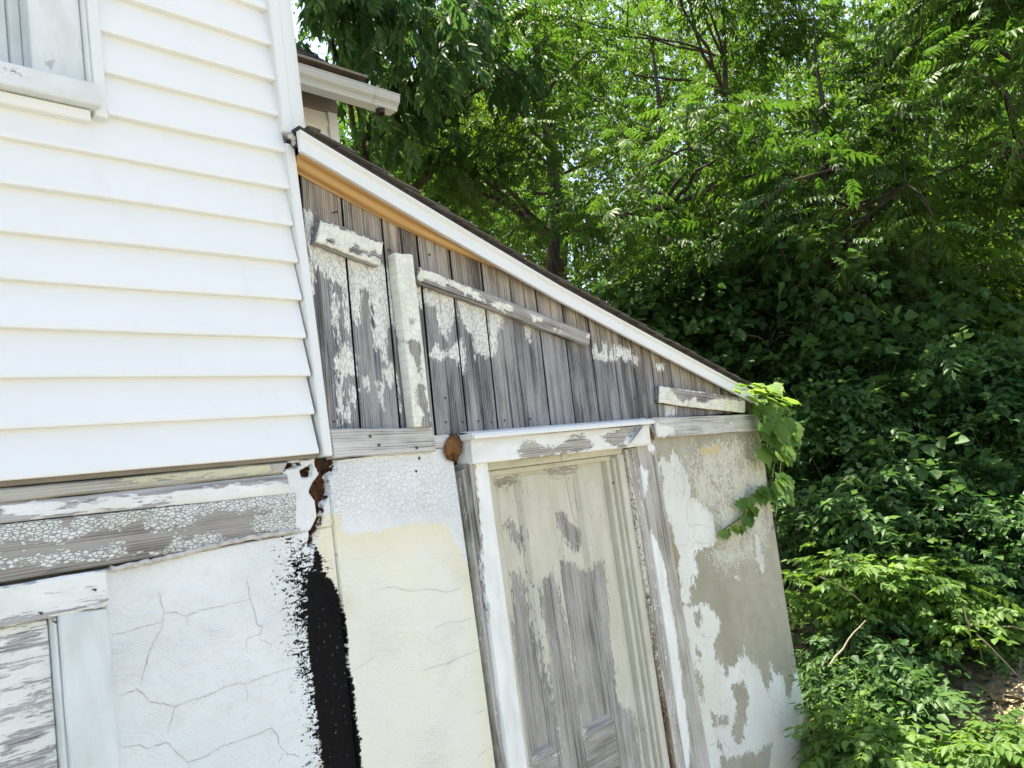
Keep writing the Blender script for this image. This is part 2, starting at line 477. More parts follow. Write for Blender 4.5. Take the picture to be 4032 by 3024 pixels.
def m_flakestucco():
    m = NT('peeling_painted_stucco')
    wc = m.attr('wc', 'Vector')
    grit = m.noise(wc, 130, 4, 0.6)
    lump = m.noise(wc, 20, 5, 0.6)
    big = m.noise(m.map(wc, (2.0, 0.9, 1)), 1.6, 5, 0.6)
    base = m.mix(m.rng(big, 0.35, 0.68), (0.335, 0.32, 0.245), (0.44, 0.425, 0.345))
    base = m.mix(m.math('MULTIPLY', m.rng(lump, 0.35, 0.68), 0.35), base, (0.27, 0.26, 0.215))
    tanv = m.rng(m.math('ADD', m.attr('tan'), m.math('MULTIPLY', m.math('SUBTRACT', lump, 0.5), 0.06)), -0.01, 0.02)
    base = m.mix(tanv, base, (0.30, 0.26, 0.165))
    # small pale flakes still clinging on
    cell = m.map(wc, (62, 56, 0.001))
    e = m.vor(cell, 1.0, 'DISTANCE_TO_EDGE'); cc = m.vor(cell, 1.0, 'F1', 'Color')
    sc = m.n('SeparateColor'); m.set(sc.inputs[0], cc)
    cl = m.noise(m.map(wc, (9, 5, 1)), 1.0, 5, 0.65)
    fl = m.math('ADD', m.math('MULTIPLY', m.rng(m.attr('flake'), -0.06, 0.10), 0.62), m.math('ADD', m.math('MULTIPLY', cl, 0.75), m.math('MULTIPLY', sc.outputs[0], 0.34)))
    fn = m.noise(m.map(wc, (70, 52, 1)), 1.0, 5, 0.75, 0.6)
    fl = m.math('ADD', m.math('MULTIPLY', m.rng(m.attr('flake'), -0.22, 0.06), 0.50), m.math('ADD', m.math('MULTIPLY', cl, 0.8), m.math('MULTIPLY', fn, 1.0)))
    fm = m.rng(fl, 1.30, 1.36)
    fc = m.mix(sc.outputs[1], (0.52, 0.53, 0.45), (0.64, 0.64, 0.55))
    yl = m.rng(m.math('ADD', m.attr('yellow'), m.math('MULTIPLY', m.math('SUBTRACT', lump, 0.5), 0.08)), -0.01, 0.01)
    fc = m.mix(yl, fc, (0.62, 0.53, 0.29))
    col = m.mix(m.math('MAXIMUM', m.math('MULTIPLY', fm, 0.85), m.math('MULTIPLY', yl, 0.8)), base, fc)
    # thick sheet of white paint
    n1 = m.noise(m.map(wc, (48, 28, 1)), 1.0, 6, 0.7, 0.4)
    pv = m.math('ADD', m.math('MULTIPLY', m.attr('paint'), 0.7), m.math('ADD', m.math('MULTIPLY', m.math('SUBTRACT', n1, 0.5), 0.085), m.math('MULTIPLY', m.math('SUBTRACT', m.noise(m.map(wc, (150, 95, 1)), 1.0, 4, 0.7), 0.5), 0.026)))
    pm = m.rng(pv, -0.0012, 0.0012)
    pc = m.mix(m.rng(big, 0.36, 0.66), (0.72, 0.745, 0.70), (0.63, 0.645, 0.585))
    warm = m.rng(m.attr('low'), -0.05, 0.08)
    pc = m.mix(m.math('MULTIPLY', warm, 0.6), pc, (0.66, 0.625, 0.52))
    ck = cracks(m, wc, 13, 0.008, 0.03, 0.06, m.rng(m.noise(wc, 6, 3, 0.5), 0.47, 0.56))
    pc = m.mix(m.math('MULTIPLY', ck, 0.45), pc, (0.33, 0.33, 0.29))
    rim = m.rng(pv, 0.0012, 0.006, 0.35, 0.0)
    pc = m.mix(rim, pc, (0.42, 0.41, 0.36))
    col = m.mix(pm, col, pc)
    h = m.math('ADD', m.math('MULTIPLY', pm, 1.1), m.math('ADD', m.math('MULTIPLY', fm, 0.4), m.math('MULTIPLY', grit, 0.25)))
    h = m.math('ADD', h, m.math('MULTIPLY', lump, 0.5))
    return m.out(col, 0.85, m.bump(h, 0.75, 0.004), 0.2)
def m_plain(name, col, rough=0.7, var=0.25, scale=14, bumpd=0.003, spec=0.3):
    m = NT(name)
    co = m.n('TexCoord').outputs['Object']
    n1 = m.noise(co, scale, 6, 0.62)
    c = m.mix(m.rng(n1, 0.3, 0.72), tuple(x * (1 - var) for x in col), tuple(min(1, x * (1 + var)) for x in col))
    return m.out(c, rough, m.bump(m.noise(co, scale * 6, 4, 0.6), 0.5, bumpd), spec)
def m_newwood():
    m = NT('fresh_yellow_pine')
    gc = m.attr('gc', 'Vector')
    w1 = m.noise(m.map(gc, (2.2, 7, 7)), 1.0, 3, 0.5)
    ring = m.wave(m.map(gc, (1.5, 13, 13)), 0.62, 6.5, 2, 0.9, d='Y')
    fine = m.noise(m.map(gc, (4, 150, 150)), 1.0, 4, 0.6)
    f = m.math('ADD', m.math('MULTIPLY', ring, 0.62), m.math('MULTIPLY', fine, 0.42))
    c = m.ramp(f, [(0.20, (0.62, 0.42, 0.20)), (0.60, (0.52, 0.32, 0.125)), (0.86, (0.29, 0.145, 0.048))])
    c = m.mix(m.math('MULTIPLY', m.rng(w1, 0.45, 0.7), 0.5), c, (0.46, 0.26, 0.09))
    return m.out(c, 0.55, m.bump(fine, 0.25, 0.001), 0.35)
def m_shingle(name, a, b, moss=0.6):
    m = NT(name)
    co = m.n('TexCoord').outputs['Object']
    g = m.noise(co, 260, 3, 0.7)
    l = m.noise(co, 7, 5, 0.6)
    info = m.n('ObjectInfo').outputs['Random']
    c = m.ramp(m.math('ADD', m.math('MULTIPLY', g, 0.65), m.math('MULTIPLY', l, 0.4)), [(0.34, a), (0.7, b)])
    c = m.mix(m.math('MULTIPLY', info, 0.35), c, a)
    c = m.mix(m.math('MULTIPLY', m.rng(m.noise(co, 16, 5, 0.65), 0.58, 0.7), moss), c, (0.20, 0.21, 0.16))
    return m.out(c, 0.92, m.bump(g, 0.8, 0.003), 0.2)
M['stucco'] = m_stucco()
M['flake'] = m_flakestucco()
M['newwood'] = m_newwood()
M['shingle'] = m_shingle('grey_brown_shingles', (0.045, 0.040, 0.035), (0.19, 0.175, 0.155))
M['blackshingle'] = m_shingle('black_shingles', (0.010, 0.010, 0.015), (0.045, 0.044, 0.056), 0.12)
M['rot'] = m_plain('rotted_brown_wood', (0.15, 0.07, 0.025), 0.9, 0.65, 30, 0.012)
M['darkwood'] = m_plain('dark_old_wood', (0.045, 0.04, 0.035), 0.9, 0.4, 20)
M['void'] = m_plain('gap_shade_backing', (0.03, 0.027, 0.024), 0.95, 0.3, 10)
M['gutter'] = m_vinyl('weathered_gutter', (0.46, 0.50, 0.49), 0.14)
M['taupe'] = m_plain('taupe_soffit', (0.23, 0.20, 0.155), 0.7, 0.2, 6)
M['nail'] = m_plain('rusty_nail', (0.09, 0.06, 0.045), 0.7, 0.4, 60)
M['foam'] = m_plain('dried_caulk', (0.55, 0.53, 0.48), 0.9, 0.25, 40, 0.006)
M['string'] = m_plain('grey_twine', (0.42, 0.40, 0.34), 0.9, 0.2, 60)
M['window'] = m_peel('old_white_window_paint', (0.68, 0.725, 0.735), (0.18, 0.18, 0.18), (0.42, 0.43, 0.43), (0.5, 0.51, 0.51), 20, 30, 0.03, 0.02, thick=0.25, rough=0.55)
M['greenpane'] = m_vinyl('dusty_painted_pane', (0.52, 0.575, 0.54), 0.04)
M['bodywall'] = m_plain('grey_render', (0.42, 0.41, 0.36), 0.9, 0.2, 9)

ZG = -0.30                                   # ground at the shed

# ================================================================== white clapboard house
house = empty('clapboard_house', (-1.6, 0.5, ZG))
tag(house, 'white vinyl clapboard house end with window, corner post and old stucco base', 'house')
box('wall_core', -3.4, 0.02, 0.13, 5.0, 1.93, 5.6, M['taupe'], house, 0)
box('base_core', -3.4, 0.0, 0.10, 5.0, ZG - 0.2, 1.93, M['bodywall'], house, 0)
WX0, WX1, WZ0, WZ1 = -1.75, -0.584, 2.882, 4.25      # siding cut-out of the window
def lap(x0, x1, i):
    zb = 1.9 + i * U
    prof = [(0.027, zb + 0.004), (0.0255, zb - 0.001), (0.003, zb - 0.0015), (0.0005, zb + 0.0005), (0.0, zb + 0.004), (0.0, zb + 0.011), (0.003, zb + 0.020),
            (0.0245, zb + U + 0.006)]
    nx = max(2, int((x1 - x0) / 0.12))
    xs = np.linspace(x0, x1, nx + 1)
    n = len(prof)
    V, F = [], []
    for a, x in enumerate(xs):
        sag = 0.0010 * sin(x * 4.1 + i * 1.7) + 0.0006 * sin(x * 9 + i)
        dy = 0.0012 * sin(x * 3.0 + i * 2.3)
        for y, z in prof: V.append((x, y + dy, z + sag))
    for a in range(nx):
        for j in range(n - 1):
            F.append([a * n + j, (a + 1) * n + j, (a + 1) * n + j + 1, a * n + j + 1])
    W = np.array([[v[0] + i * 3.7, v[2], v[1]] for v in V])
    o = raw('siding_course', V, F, M['vinyl'], house, True, {'gc': W, 'wc': W})
    o.data.set_sharp_from_angle(angle=radians(35))
    return o
for i in range(28):
    zb = 1.9 + i * U
    if zb + U < WZ0 + 0.06 or zb > WZ1:
        lap(-3.4, -0.002, i)
    else:
        lap(WX1 + 0.004, -0.002, i); lap(-3.4, WX0, i)
# corner post, lower (narrow) and upper (with a folded flange)
slab('corner_post', [(0.010, 1.888), (0.045, 1.886), (0.030, 2.945), (-0.004, 2.945)], -0.010, 0.06, M['trim'], house, 0.05, 0.004)
slab('corner_post', [(-0.010, 2.985), (0.030, 2.975), (0.022, 5.6), (-0.016, 5.6)], -0.014, 0.05, M['trim'], house, 0.08, 0.004)
slab('corner_flange', [(0.030, 2.972), (0.094, 3.006), (0.088, 5.6), (0.022, 5.6)], -0.006, 0.05, M['trim'], house, 0.08, 0.004,
     yfn=lambda X, Z: 0.010 * np.clip((X - 0.04) / 0.05, 0, 1))
# torn caulk at the break of the post
cv, cf = [], []
for (a, b, r) in ((0.012, 2.962, 0.016), (0.024, 2.955, 0.018), (0.042, 2.935, 0.014), (0.055, 2.925, 0.010), (0.020, 2.94, 0.014)):
    V_, F_ = tube([(a - r * 0.8, -0.018, b), (a, -0.024, b + r * 0.2), (a + r * 0.8, -0.016, b - r * 0.2)], [r * 0.45, r * 0.7, r * 0.4], 7)
    V_ = V_ + RNG.normal(0, 0.002, V_.shape); cv.append((V_, F_))
V_, F_ = joinvf(cv)
raw('caulk', V_, F_, M['foam'], house, True)
# window
win = empty('window', (-1.1, 0, 3.0), house)
wpaint = field([[(-5, -1), (1, -1), (1, 6), (-5, 6)]], [R1([(300, 365), (340, 370), (335, 400), (310, 395)], -0.01), R1([(0, 445), (80, 455), (120, 480), (60, 475), (0, 460)], -0.04),
                                                     R1([(545, 200), (558, 200), (560, 320), (548, 300)], -0.01)])
wf = {'paint': lambda X, Z: np.minimum(wpaint(X, Z), 0.045)}
slab('casing', [(-0.772, 2.978), (-0.636, 2.978), (-0.636, 4.2), (-0.772, 4.2)], -0.004, 0.06, M['window'], win, 0.02, 0.003, 'v', fields=wf)
slab('casing', [(-1.70, 2.978), (-1.56, 2.978), (-1.56, 4.2), (-1.70, 4.2)], -0.004, 0.06, M['window'], win, 0.03, 0.003, 'v', fields=wf)
slab('head_casing', [(-1.70, 4.2), (-0.636, 4.2), (-0.636, 4.3), (-1.70, 4.3)], -0.008, 0.06, M['window'], win, 0.04, 0.003, fields=wf)
slab('backband', [(-0.635, 2.978), (-0.622, 2.978), (-0.622, 4.3), (-0.635, 4.3)], -0.016, 0.05, M['window'], win, 0.03, 0.004, 'v', fields=wf)
slab('jamb', [(-0.80, 2.978), (-0.7725, 2.978), (-0.7725, 4.2), (-0.80, 4.2)], 0.055, 0.11, M['window'], win, 0.05, 0.004, 'v', fields=wf)
slab('sash', [(-0.86, 2.978), (-0.801, 2.978), (-0.801, 4.2), (-0.86, 4.2)], 0.075, 0.11, M['window'], win, 0.04, 0.004, 'v', fields=wf)
slab('pane', [(-1.56, 2.98), (-0.861, 2.98), (-0.861, 4.2), (-1.56, 4.2)], 0.085, 0.12, M['greenpane'], win, 0.08, 0.002)
slab('window_sill', [(-1.74, 2.912), (-0.612, 2.912), (-0.618, 2.976), (-1.74, 2.976)], -0.045, 0.06, M['window'], win, 0.015, 0.004, fields=wf, jit=0.0015)
slab('j_channel', [(-0.620, 2.897), (-0.584, 2.893), (-0.586, 4.35), (-0.620, 4.35)], -0.013, 0.03, M['trim'], win, 0.06, 0.004, 'v')
slab('apron', [(-1.74, 2.876), (-0.632, 2.876), (-0.632, 2.909), (-1.74, 2.909)], -0.012, 0.04, M['vinyl'], win, 0.06, 0.004)
# starter flashing and the old timbers under the siding
slab('starter_strip', [(-3.4, 1.885), (0.0, 1.885), (0.0, 1.901), (-3.4, 1.901)], 0.013, 0.05, M['taupe'], house, 0.1, 0.002)
cream = m_peel('old_cream_moulding', (0.60, 0.585, 0.42), (0.10, 0.09, 0.07), (0.34, 0.33, 0.28), (0.46, 0.45, 0.40), 12, 60, 0.012, 0.01, rough=0.7)
M['creamold'] = cream
cpf = field([R2([(660, 1320), (1100, 1265), (1690, 1215), (1680, 1285), (1100, 1320), (760, 1345)], 0.016)], base=-0.02)
slab('bed_moulding', [(-3.4, 1.838), (-0.13, 1.846), (-0.10, 1.884), (-3.4, 1.884)], 0.016, 0.06, cream, house, 0.02, 0.008, fields={'paint': cpf}, jit=0.003)
bpf = field([R2([(0, 1500), (300, 1470), (900, 1440), (1300, 1385), (1800, 1330), (1900, 1290), (1900, 1480), (900, 1470), (0, 1540)], 0.02),
             R2([(0, 1400), (500, 1370), (700, 1350), (500, 1400), (0, 1440)], 0.02)], base=-0.035)
q = R2([(0, 1500), (1780, 1378), (1700, 1280), (0, 1365)], 0.02)
slab('old_beam', [(-3.4, q[0][1]), (-0.105, 1.783), (-0.110, 1.845), (-3.4, 1.837)], 0.020, 0.06, M['rail'], house, 0.014, 0.005, fields={'paint': bpf}, jit=0.003)
cpoly = R3([(0, 90), (100, 110), (300, 90), (450, 80), (650, 60), (800, 40), (940, 20), (1060, 5), (1230, -40), (1500, -70), (1800, -90), (1860, -60), (1850, 10), (1835, 70), (1700, 60),
            (1560, 60), (1480, 90), (1350, 80), (1240, 100), (1200, 150), (1160, 170), (1080, 160), (1050, 180), (960, 190), (900, 160), (890, 100), (800, 130), (730, 180), (600, 180), (480, 220),
            (350, 260), (200, 240), (120, 270), (60, 240), (0, 290), (-900, 340), (-900, 100)], 0.024)
clump = R3([(1560, 110), (1640, 80), (1860, 40), (1880, 180), (1700, 200), (1560, 180)], 0.024)
clow = R3([(-900, 420), (0, 345), (430, 300), (560, 310), (700, 240), (780, 260), (800, 330), (1000, 300), (1060, 270), (1090, 200), (1180, 240), (1300, 180), (1380, 200), (1400, 250), (1200, 300), (0, 420)], 0.024)
cholf = [R3([(390, 110), (450, 105), (440, 160), (390, 150)], 0.024), R3([(590, 110), (640, 100), (650, 140), (600, 150)], 0.024), R3([(1510, 60), (1600, 40), (1620, 70), (1540, 80)], 0.024)]
crf = {'paint': field([cpoly, clump, clow], cholf, base=-0.03)}
slab('paint_crazed_board', [(-3.4, 1.648), (-0.10, 1.660), (-0.085, 1.782), (-3.4, q[0][1] - 0.002)], 0.024, 0.08, M['croc'], house, 0.010, 0.003, fields=crf, jit=0.002)
# board, post and boarded opening at the lower left
rp = field([[(-4, 0), (1, 0), (1, 3), (-4, 3)]], [R3([(160, 480), (210, 475), (215, 500), (180, 515)], .012), R3([(30, 500), (55, 500), (50, 560), (35, 560)], .012),
            R3([(0, 340), (400, 320), (500, 370), (300, 400), (0, 420)], .012), R3([(560, 390), (660, 395), (655, 410), (570, 408)], .012)])
rfl = {'paint': lambda X, Z: np.minimum(rp(X, Z), 0.013)}
slab('lintel_board', [(-3.4, 1.556), (-0.684, 1.552), (-0.684, 1.646), (-3.4, 1.655)], 0.006, 0.08, M['rail'], house, 0.012, 0.005, fields=rfl, jit=0.003)
slab('opening_casing', [(-0.806, ZG), (-0.688, ZG), (-0.688, 1.549), (-0.806, 1.553)], 0.010, 0.08, M['window'], house, 0.02, 0.004, 'v', fields=wf, jit=0.002)
slab('casing_bead', [(-0.822, ZG), (-0.807, ZG), (-0.807, 1.551), (-0.822, 1.551)], 0.014, 0.07, M['window'], house, 0.03, 0.006, 'v', fields=wf, jit=0.003)
pp = field([[(-4, -1), (1, -1), (1, 3), (-4, 3)]], [R3([(50, 900), (140, 880), (130, 910), (60, 945)], .03), R3([(150, 1110), (240, 1085), (230, 1110), (170, 1130)], .03),
            R3([(0, 1330), (330, 1240), (340, 1280), (150, 1330), (0, 1400)], .03), R3([(0, 1480), (280, 1380), (290, 1440), (100, 1560), (0, 1600)], .03)])
ppf = {'paint': lambda X, Z: np.minimum(pp(X, Z), 0.007)}
for j in range(4):
    x1 = -0.824 - j * 0.19
    slab('board', [(x1 - 0.188, ZG), (x1, ZG), (x1, 1.549), (x1 - 0.188, 1.549)], 0.032, 0.08, M['rail'], house, 0.02, 0.003, 'u', fields=ppf)
# stucco of the house base, tar and rot at its right-hand end
TAR = [R6([(15, 440), (60, 430), (110, 430), (200, 530), (245, 680), (265, 830), (272, 1000), (300, 1130), (312, 1250), (325, 1380), (350, 1500), (358, 1659), (420, 2600), (200, 2600), (122, 1659), (100, 1500),
           (75, 1300), (60, 1150), (35, 1000), (20, 800), (15, 600)]), R3([(1960, 280), (2000, 330), (2010, 420), (1930, 450), (1950, 380)])]
DRY = [R3([(1790, 255), (1870, 300), (1930, 330), (2000, 400), (1960, 700), (1960, 1000), (1985, 1250), (2010, 1500), (2020, 1700), (1995, 1700), (1950, 1350), (1900, 1100), (1850, 900), (1810, 600), (1800, 400)])]
ROT = [R2([(1965, 1185), (2075, 1160), (2080, 1255), (2030, 1300), (2045, 1400), (2010, 1480), (2000, 1590), (1965, 1659), (1950, 1740), (1925, 1735), (1935, 1640), (1975, 1560), (1960, 1450), (1925, 1400),
           (1945, 1350), (1990, 1290), (1960, 1230)]), R2([(1700, 1235), (1860, 1215), (1870, 1235), (1800, 1255), (1710, 1265)]), R2([(1870, 1270), (1940, 1230), (1930, 1300), (1880, 1310)])]
CREAM = [R5([(60, 1010), (100, 985), (215, 990), (235, 1090), (280, 1120), (450, 1100), (560, 1080), (640, 1060), (690, 1030), (720, 1060), (860, 1050), (885, 1080), (910, 1150), (950, 1210), (1010, 1300),
             (1060, 1400), (1100, 1659), (1200, 2600), (1300, 3200), (0, 3200), (140, 2300), (130, 1700), (160, 1500), (100, 1300)])]
CRAZE = [R5([(100, 600), (980, 600), (1000, 1040), (120, 1040)])]
SF = {'tar': field(TAR), 'dry': field(DRY), 'rot': field(ROT), 'cream': field(CREAM), 'craze': field(CRAZE)}
def recess(X, Z):
    return 0.030 * np.clip((SF['rot'](X, Z) + 0.004) / 0.008, 0, 1) + 0.012 * np.clip((SF['tar'](X, Z) - 0.01) / 0.02, 0, 1) + 0.004 * np.sin(X * 3.1 + Z * 2.3)
slab('stucco_base', [(-0.685, ZG - 0.1), (0.034, ZG - 0.1), (0.039, 1.660), (-0.685, 1.646)], 0.034, 0.12, M['stucco'], house, 0.011, 0.004, fields=SF, yfn=recess)
slab('rotted_corner', [(-0.108, 1.658), (0.039, 1.662), (0.04, 1.885), (-0.125, 1.884)], 0.030, 0.12, M['stucco'], house, 0.006, 0.004, fields=SF, yfn=recess, jit=0.003)
# ragged roll of old caulk along the top of the stucco
pth = [wp(*p, 0.028) for p in [(430, 2243), (520, 2225), (640, 2200), (700, 2188), (800, 2158), (930, 2128), (1050, 2108), (1150, 2092), (1175, 2090)]]
xs = np.linspace(pth[0][0], pth[-1][0], 60)
zs = np.interp(xs, [p[0] for p in pth], [p[1] for p in pth]) + RNG.normal(0, 0.0012, 60)
V_, F_ = tube(np.stack([xs, np.full(60, 0.024), zs], -1), 0.006 + RNG.random(60) * 0.003, 7)
raw('caulk_bead', V_, F_, M['foam'], house, True)
def nail(x, z, y, parent, l=0.02, r=0.0025, dx=0.003, dz=-0.003):
    V1, F1 = tube([(x, y + 0.004, z), (x + dx, y - l, z + dz)], [r, r], 6)
    V2, F2 = tube([(x + dx, y - l, z + dz), (x + dx, y - l - 0.001, z + dz)], [r * 2.2, r * 2.0], 8)
    V3, F3 = tube([(x + dx, y - l - 0.001, z + dz), (x + dx, y - l - 0.0014, z + dz)], [r * 2.0, 0.0001], 8)
    V, F = joinvf([(V1, F1), (V2, F2), (V3, F3)])
    return raw('nail', V, F, M['nail'], parent, True)
for a, b in ((575, 545), (240, 690), (330, 745)):
    x_, z_ = R3([(a, b)], 0.006)[0]; nail(x_, z_, 0.006, house, 0.010, 0.0018)
# unseen plain gable roof over the house end, added only for the light
rv = [(-3.8, -0.35, 5.5), (0.35, -0.35, 5.5), (0.35, 2.6, 7.6), (-3.8, 2.6, 7.6), (0.35, 5.4, 5.5), (-3.8, 5.4, 5.5)]
rv2 = [(x, y, z + 0.12) for x, y, z in rv]
raw('roof', rv + rv2, [[0, 1, 2, 3], [3, 2, 4, 5], [6, 9, 8, 7], [9, 11, 10, 8], [0, 6, 7, 1], [1, 7, 8, 2], [2, 8, 10, 4], [4, 10, 11, 5], [5, 11, 9, 3], [3, 9, 6, 0]], M['blackshingle'], house)
raw('gable_wall', [(0.02, 0.05, 5.55), (0.02, 5.0, 5.55), (0.02, 2.55, 7.5)], [[0, 1, 2]], M['vinyl'], house, False, {'gc': np.zeros((3, 3))})

# ================================================================== lean-to shed
shed = empty('lean_to_shed', (1.6, 0.5, ZG))
tag(shed, 'weathered lean-to shed with grey gable boards, peeling stucco and old panelled door', 'shed')
# rake line (fascia bottom and top edges) in metres, slightly sagging
YFX = lambda x: -0.055 + 0.047 * np.clip(np.asarray(x) / 1.35, 0, 1)      # overhang narrows away from the house
class Rake:
    """fascia pixel -> (x, z) on the narrowing overhang"""
    def __init__(s, ox, oy): s.c = crop(ox, oy, 500 / 1269)
    def __call__(s, pts):
        out = []
        for p in pts:
            y = -0.03
            for _ in range(6): q = s.c([p], y)[0]; y = float(YFX(q[0]))
            out.append(q)
        return out
C1, C2, C3, C4 = Rake(1150, 480), Rake(1600, 750), Rake(2050, 1000), Rake(2500, 1250)
fb = C1([(70, 270), (480, 520), (940, 810)]) + C2([(300, 395), (850, 715)]) + C3([(0, 240), (420, 480), (800, 690)]) + C4([(0, 235), (420, 460), (840, 675), (1240, 885)])
ft = C1([(110, 115), (400, 290), (960, 630)]) + C2([(300, 225), (1000, 640)]) + C3([(420, 345), (800, 570)]) + C4([(0, 115), (420, 325), (840, 560), (1140, 730)])
pb = np.polyfit([p[0] for p in fb], [p[1] for p in fb], 3)
ptop = np.polyfit([p[0] for p in ft], [p[1] for p in ft], 3)
ZB = lambda x: np.polyval(pb, x)
ZT = lambda x: np.polyval(ptop, x)
RX0, RX1 = 0.02, fb[-1][0]
def yv(y): return float(y(0.5)) if callable(y) else y
yo = lambda d: (lambda x: YFX(x) + d)
def strip(name, x0, x1, rows, mat, n=40, parent=shed, smooth=True, vary=0.0):
    """rows: list of (y, zfunc) swept along x: a bent board"""
    xs = np.linspace(x0, x1, n)
    V = []
    for x in xs:
        for y, zf in rows: V.append((x, float(y(x)) if callable(y) else y, float(zf(x))))
    m_ = len(rows); F = []
    for a in range(n - 1):
        for j in range(m_ - 1): F.append([a * m_ + j, (a + 1) * m_ + j, (a + 1) * m_ + j + 1, a * m_ + j + 1])
    F.append(list(range(m_))); F.append(list(range((n - 1) * m_, n * m_))[::-1])
    V = np.array(V)
    acc = np.cumsum([0] + [abs(yv(rows[j + 1][0]) - yv(rows[j][0])) + abs(float(rows[j + 1][1](1) - rows[j][1](1))) for j in range(m_ - 1)])
    gc = np.stack([V[:, 0], np.tile(acc, n) + 3.0, V[:, 1]], -1)
    o = raw(name, V, F, mat, parent, smooth, {'gc': gc, 'wc': gc})
    o.data.set_sharp_from_angle(angle=radians(30))
    return o
strip('fascia', RX0, RX1, [(yo(0.012), lambda x: ZB(x) + 0.0), (yo(-0.004), lambda x: ZB(x) - 0.001), (yo(-0.005), lambda x: ZB(x) + 0.006), (yo(0.0), lambda x: ZB(x) + 0.010),
                           (yo(0.002), lambda x: ZT(x) - 0.018), (yo(-0.010), lambda x: ZT(x) - 0.010), (yo(-0.010), lambda x: ZT(x)), (yo(0.014), lambda x: ZT(x)), (yo(0.014), lambda x: ZB(x) + 0.001)], M['trim'])
tp = R4([(122, 372), (260, 455), (390, 528), (620, 655), (860, 760), (1100, 850), (1410, 990)], 0.028)
pt2 = np.polyfit([p[0] for p in tp], [p[1] for p in tp], 2)
ZI = lambda x: np.polyval(pt2, x)
strip('soffit_board', 0.034, 1.16, [(0.0275, lambda x: min(ZI(x) + 0.030, ZB(x) + 0.028)), (0.0275, lambda x: min(ZI(x) + 0.002, ZB(x) + 0.026)), (yo(0.018), lambda x: ZB(x) + 0.006),
                                   (yo(0.0145), lambda x: ZB(x) + 0.018)], M['newwood'], 30)
strip('rake_board', RX0, RX1, [(yo(0.0145), lambda x: ZB(x) + 0.02), (yo(0.0142), lambda x: ZT(x) - 0.004), (0.024, lambda x: ZT(x) - 0.004), (0.024, lambda x: ZB(x) + 0.03)], M['darkwood'])
# roof deck and shingle courses (each course laps over the one below)
roof = strip('roof_deck', RX0, RX1 + 0.02, [(yo(-0.006), lambda x: ZT(x) + 0.001), (yo(-0.006), lambda x: ZT(x) + 0.016), (2.05, lambda x: ZT(x) + 0.016), (2.05, lambda x: ZT(x) + 0.001)], M['darkwood'])
xx = RX1 + 0.05
ci = 0
while xx > 0.06:
    x1, x0 = xx, max(xx - 0.215, 0.045)
    ny = 15
    ys = np.linspace(float(YFX(x1)) - 0.024, 2.06, ny)
    V, F = [], []
    t = 0.007
    for k_, y in enumerate(ys):
        j1 = random.uniform(-0.006, 0.006); jz = random.uniform(0, 0.003)
        yy = y + (random.uniform(-0.006, 0.004) if k_ == 0 else 0)
        V += [(x0, yy, float(ZT(x0)) + 0.0175), (x1 + j1, yy, float(ZT(x1)) + 0.026 + jz), (x1 + j1, yy, float(ZT(x1)) + 0.026 + jz + t), (x0, yy, float(ZT(x0)) + 0.0175 + t * 0.6)]
    for k_ in range(ny - 1):
        for j in range(4): F.append([k_ * 4 + j, (k_ + 1) * 4 + j, (k_ + 1) * 4 + (j + 1) % 4, k_ * 4 + (j + 1) % 4])
    F.append([0, 1, 2, 3]); F.append([(ny - 1) * 4 + j for j in (3, 2, 1, 0)])
    raw('shingle_course', V, F, M['shingle'], roof)
    xx -= 0.145; ci += 1
# gable boards: each leans a little, has a bead groove in the middle, and is cut under the rake
gx = [0.030, 0.198, 0.372, 0.540, 0.706, 0.877, 1.043, 1.209, 1.382, 1.563, 1.736, 1.893, 2.058, 2.225, 2.392, 2.560, 2.728, 2.896, 3.06]
LEAN = 0.040
G = []
G.append(R4([(190, 610), (235, 800), (640, 940), (715, 985), (718, 1320), (690, 1270), (662, 1335), (668, 1500), (650, 1505), (640, 1410), (600, 1385), (585, 1270), (560, 1130), (520, 1060), (497, 1090), (500, 1240), (482, 1300),
             (440, 1230), (420, 1100), (390, 1050), (350, 1040), (320, 1060), (290, 990), (200, 900), (180, 700)]))
G.append(R4([(322, 1050), (352, 1080), (372, 1250), (356, 1400), (335, 1300)])); G.append(R4([(400, 1130), (432, 1250), (436, 1360), (412, 1310)]))
G.append(R4([(150, 590), (210, 620), (230, 900), (215, 1100), (190, 900)]))
for p in ([(200, 420), (250, 375), (300, 450), (300, 545), (220, 545), (165, 500)], [(190, 540), (222, 540), (217, 680), (207, 830), (195, 700)], [(265, 600), (300, 640), (300, 720), (270, 700)],
          [(228, 725), (258, 738), (262, 822), (238, 810)], [(452, 530), (498, 488), (513, 540), (497, 622), (463, 580)], [(342, 565), (368, 580), (362, 635), (343, 600)], [(428, 588), (453, 608), (453, 745), (433, 700)],
          [(385, 260), (462, 300), (472, 400), (478, 472), (453, 462), (450, 400), (413, 392), (398, 350)], [(505, 500), (520, 520), (545, 700), (550, 750), (530, 640)], [(165, 60), (180, 200), (190, 380), (172, 300)]):
    G.append(B4(p))
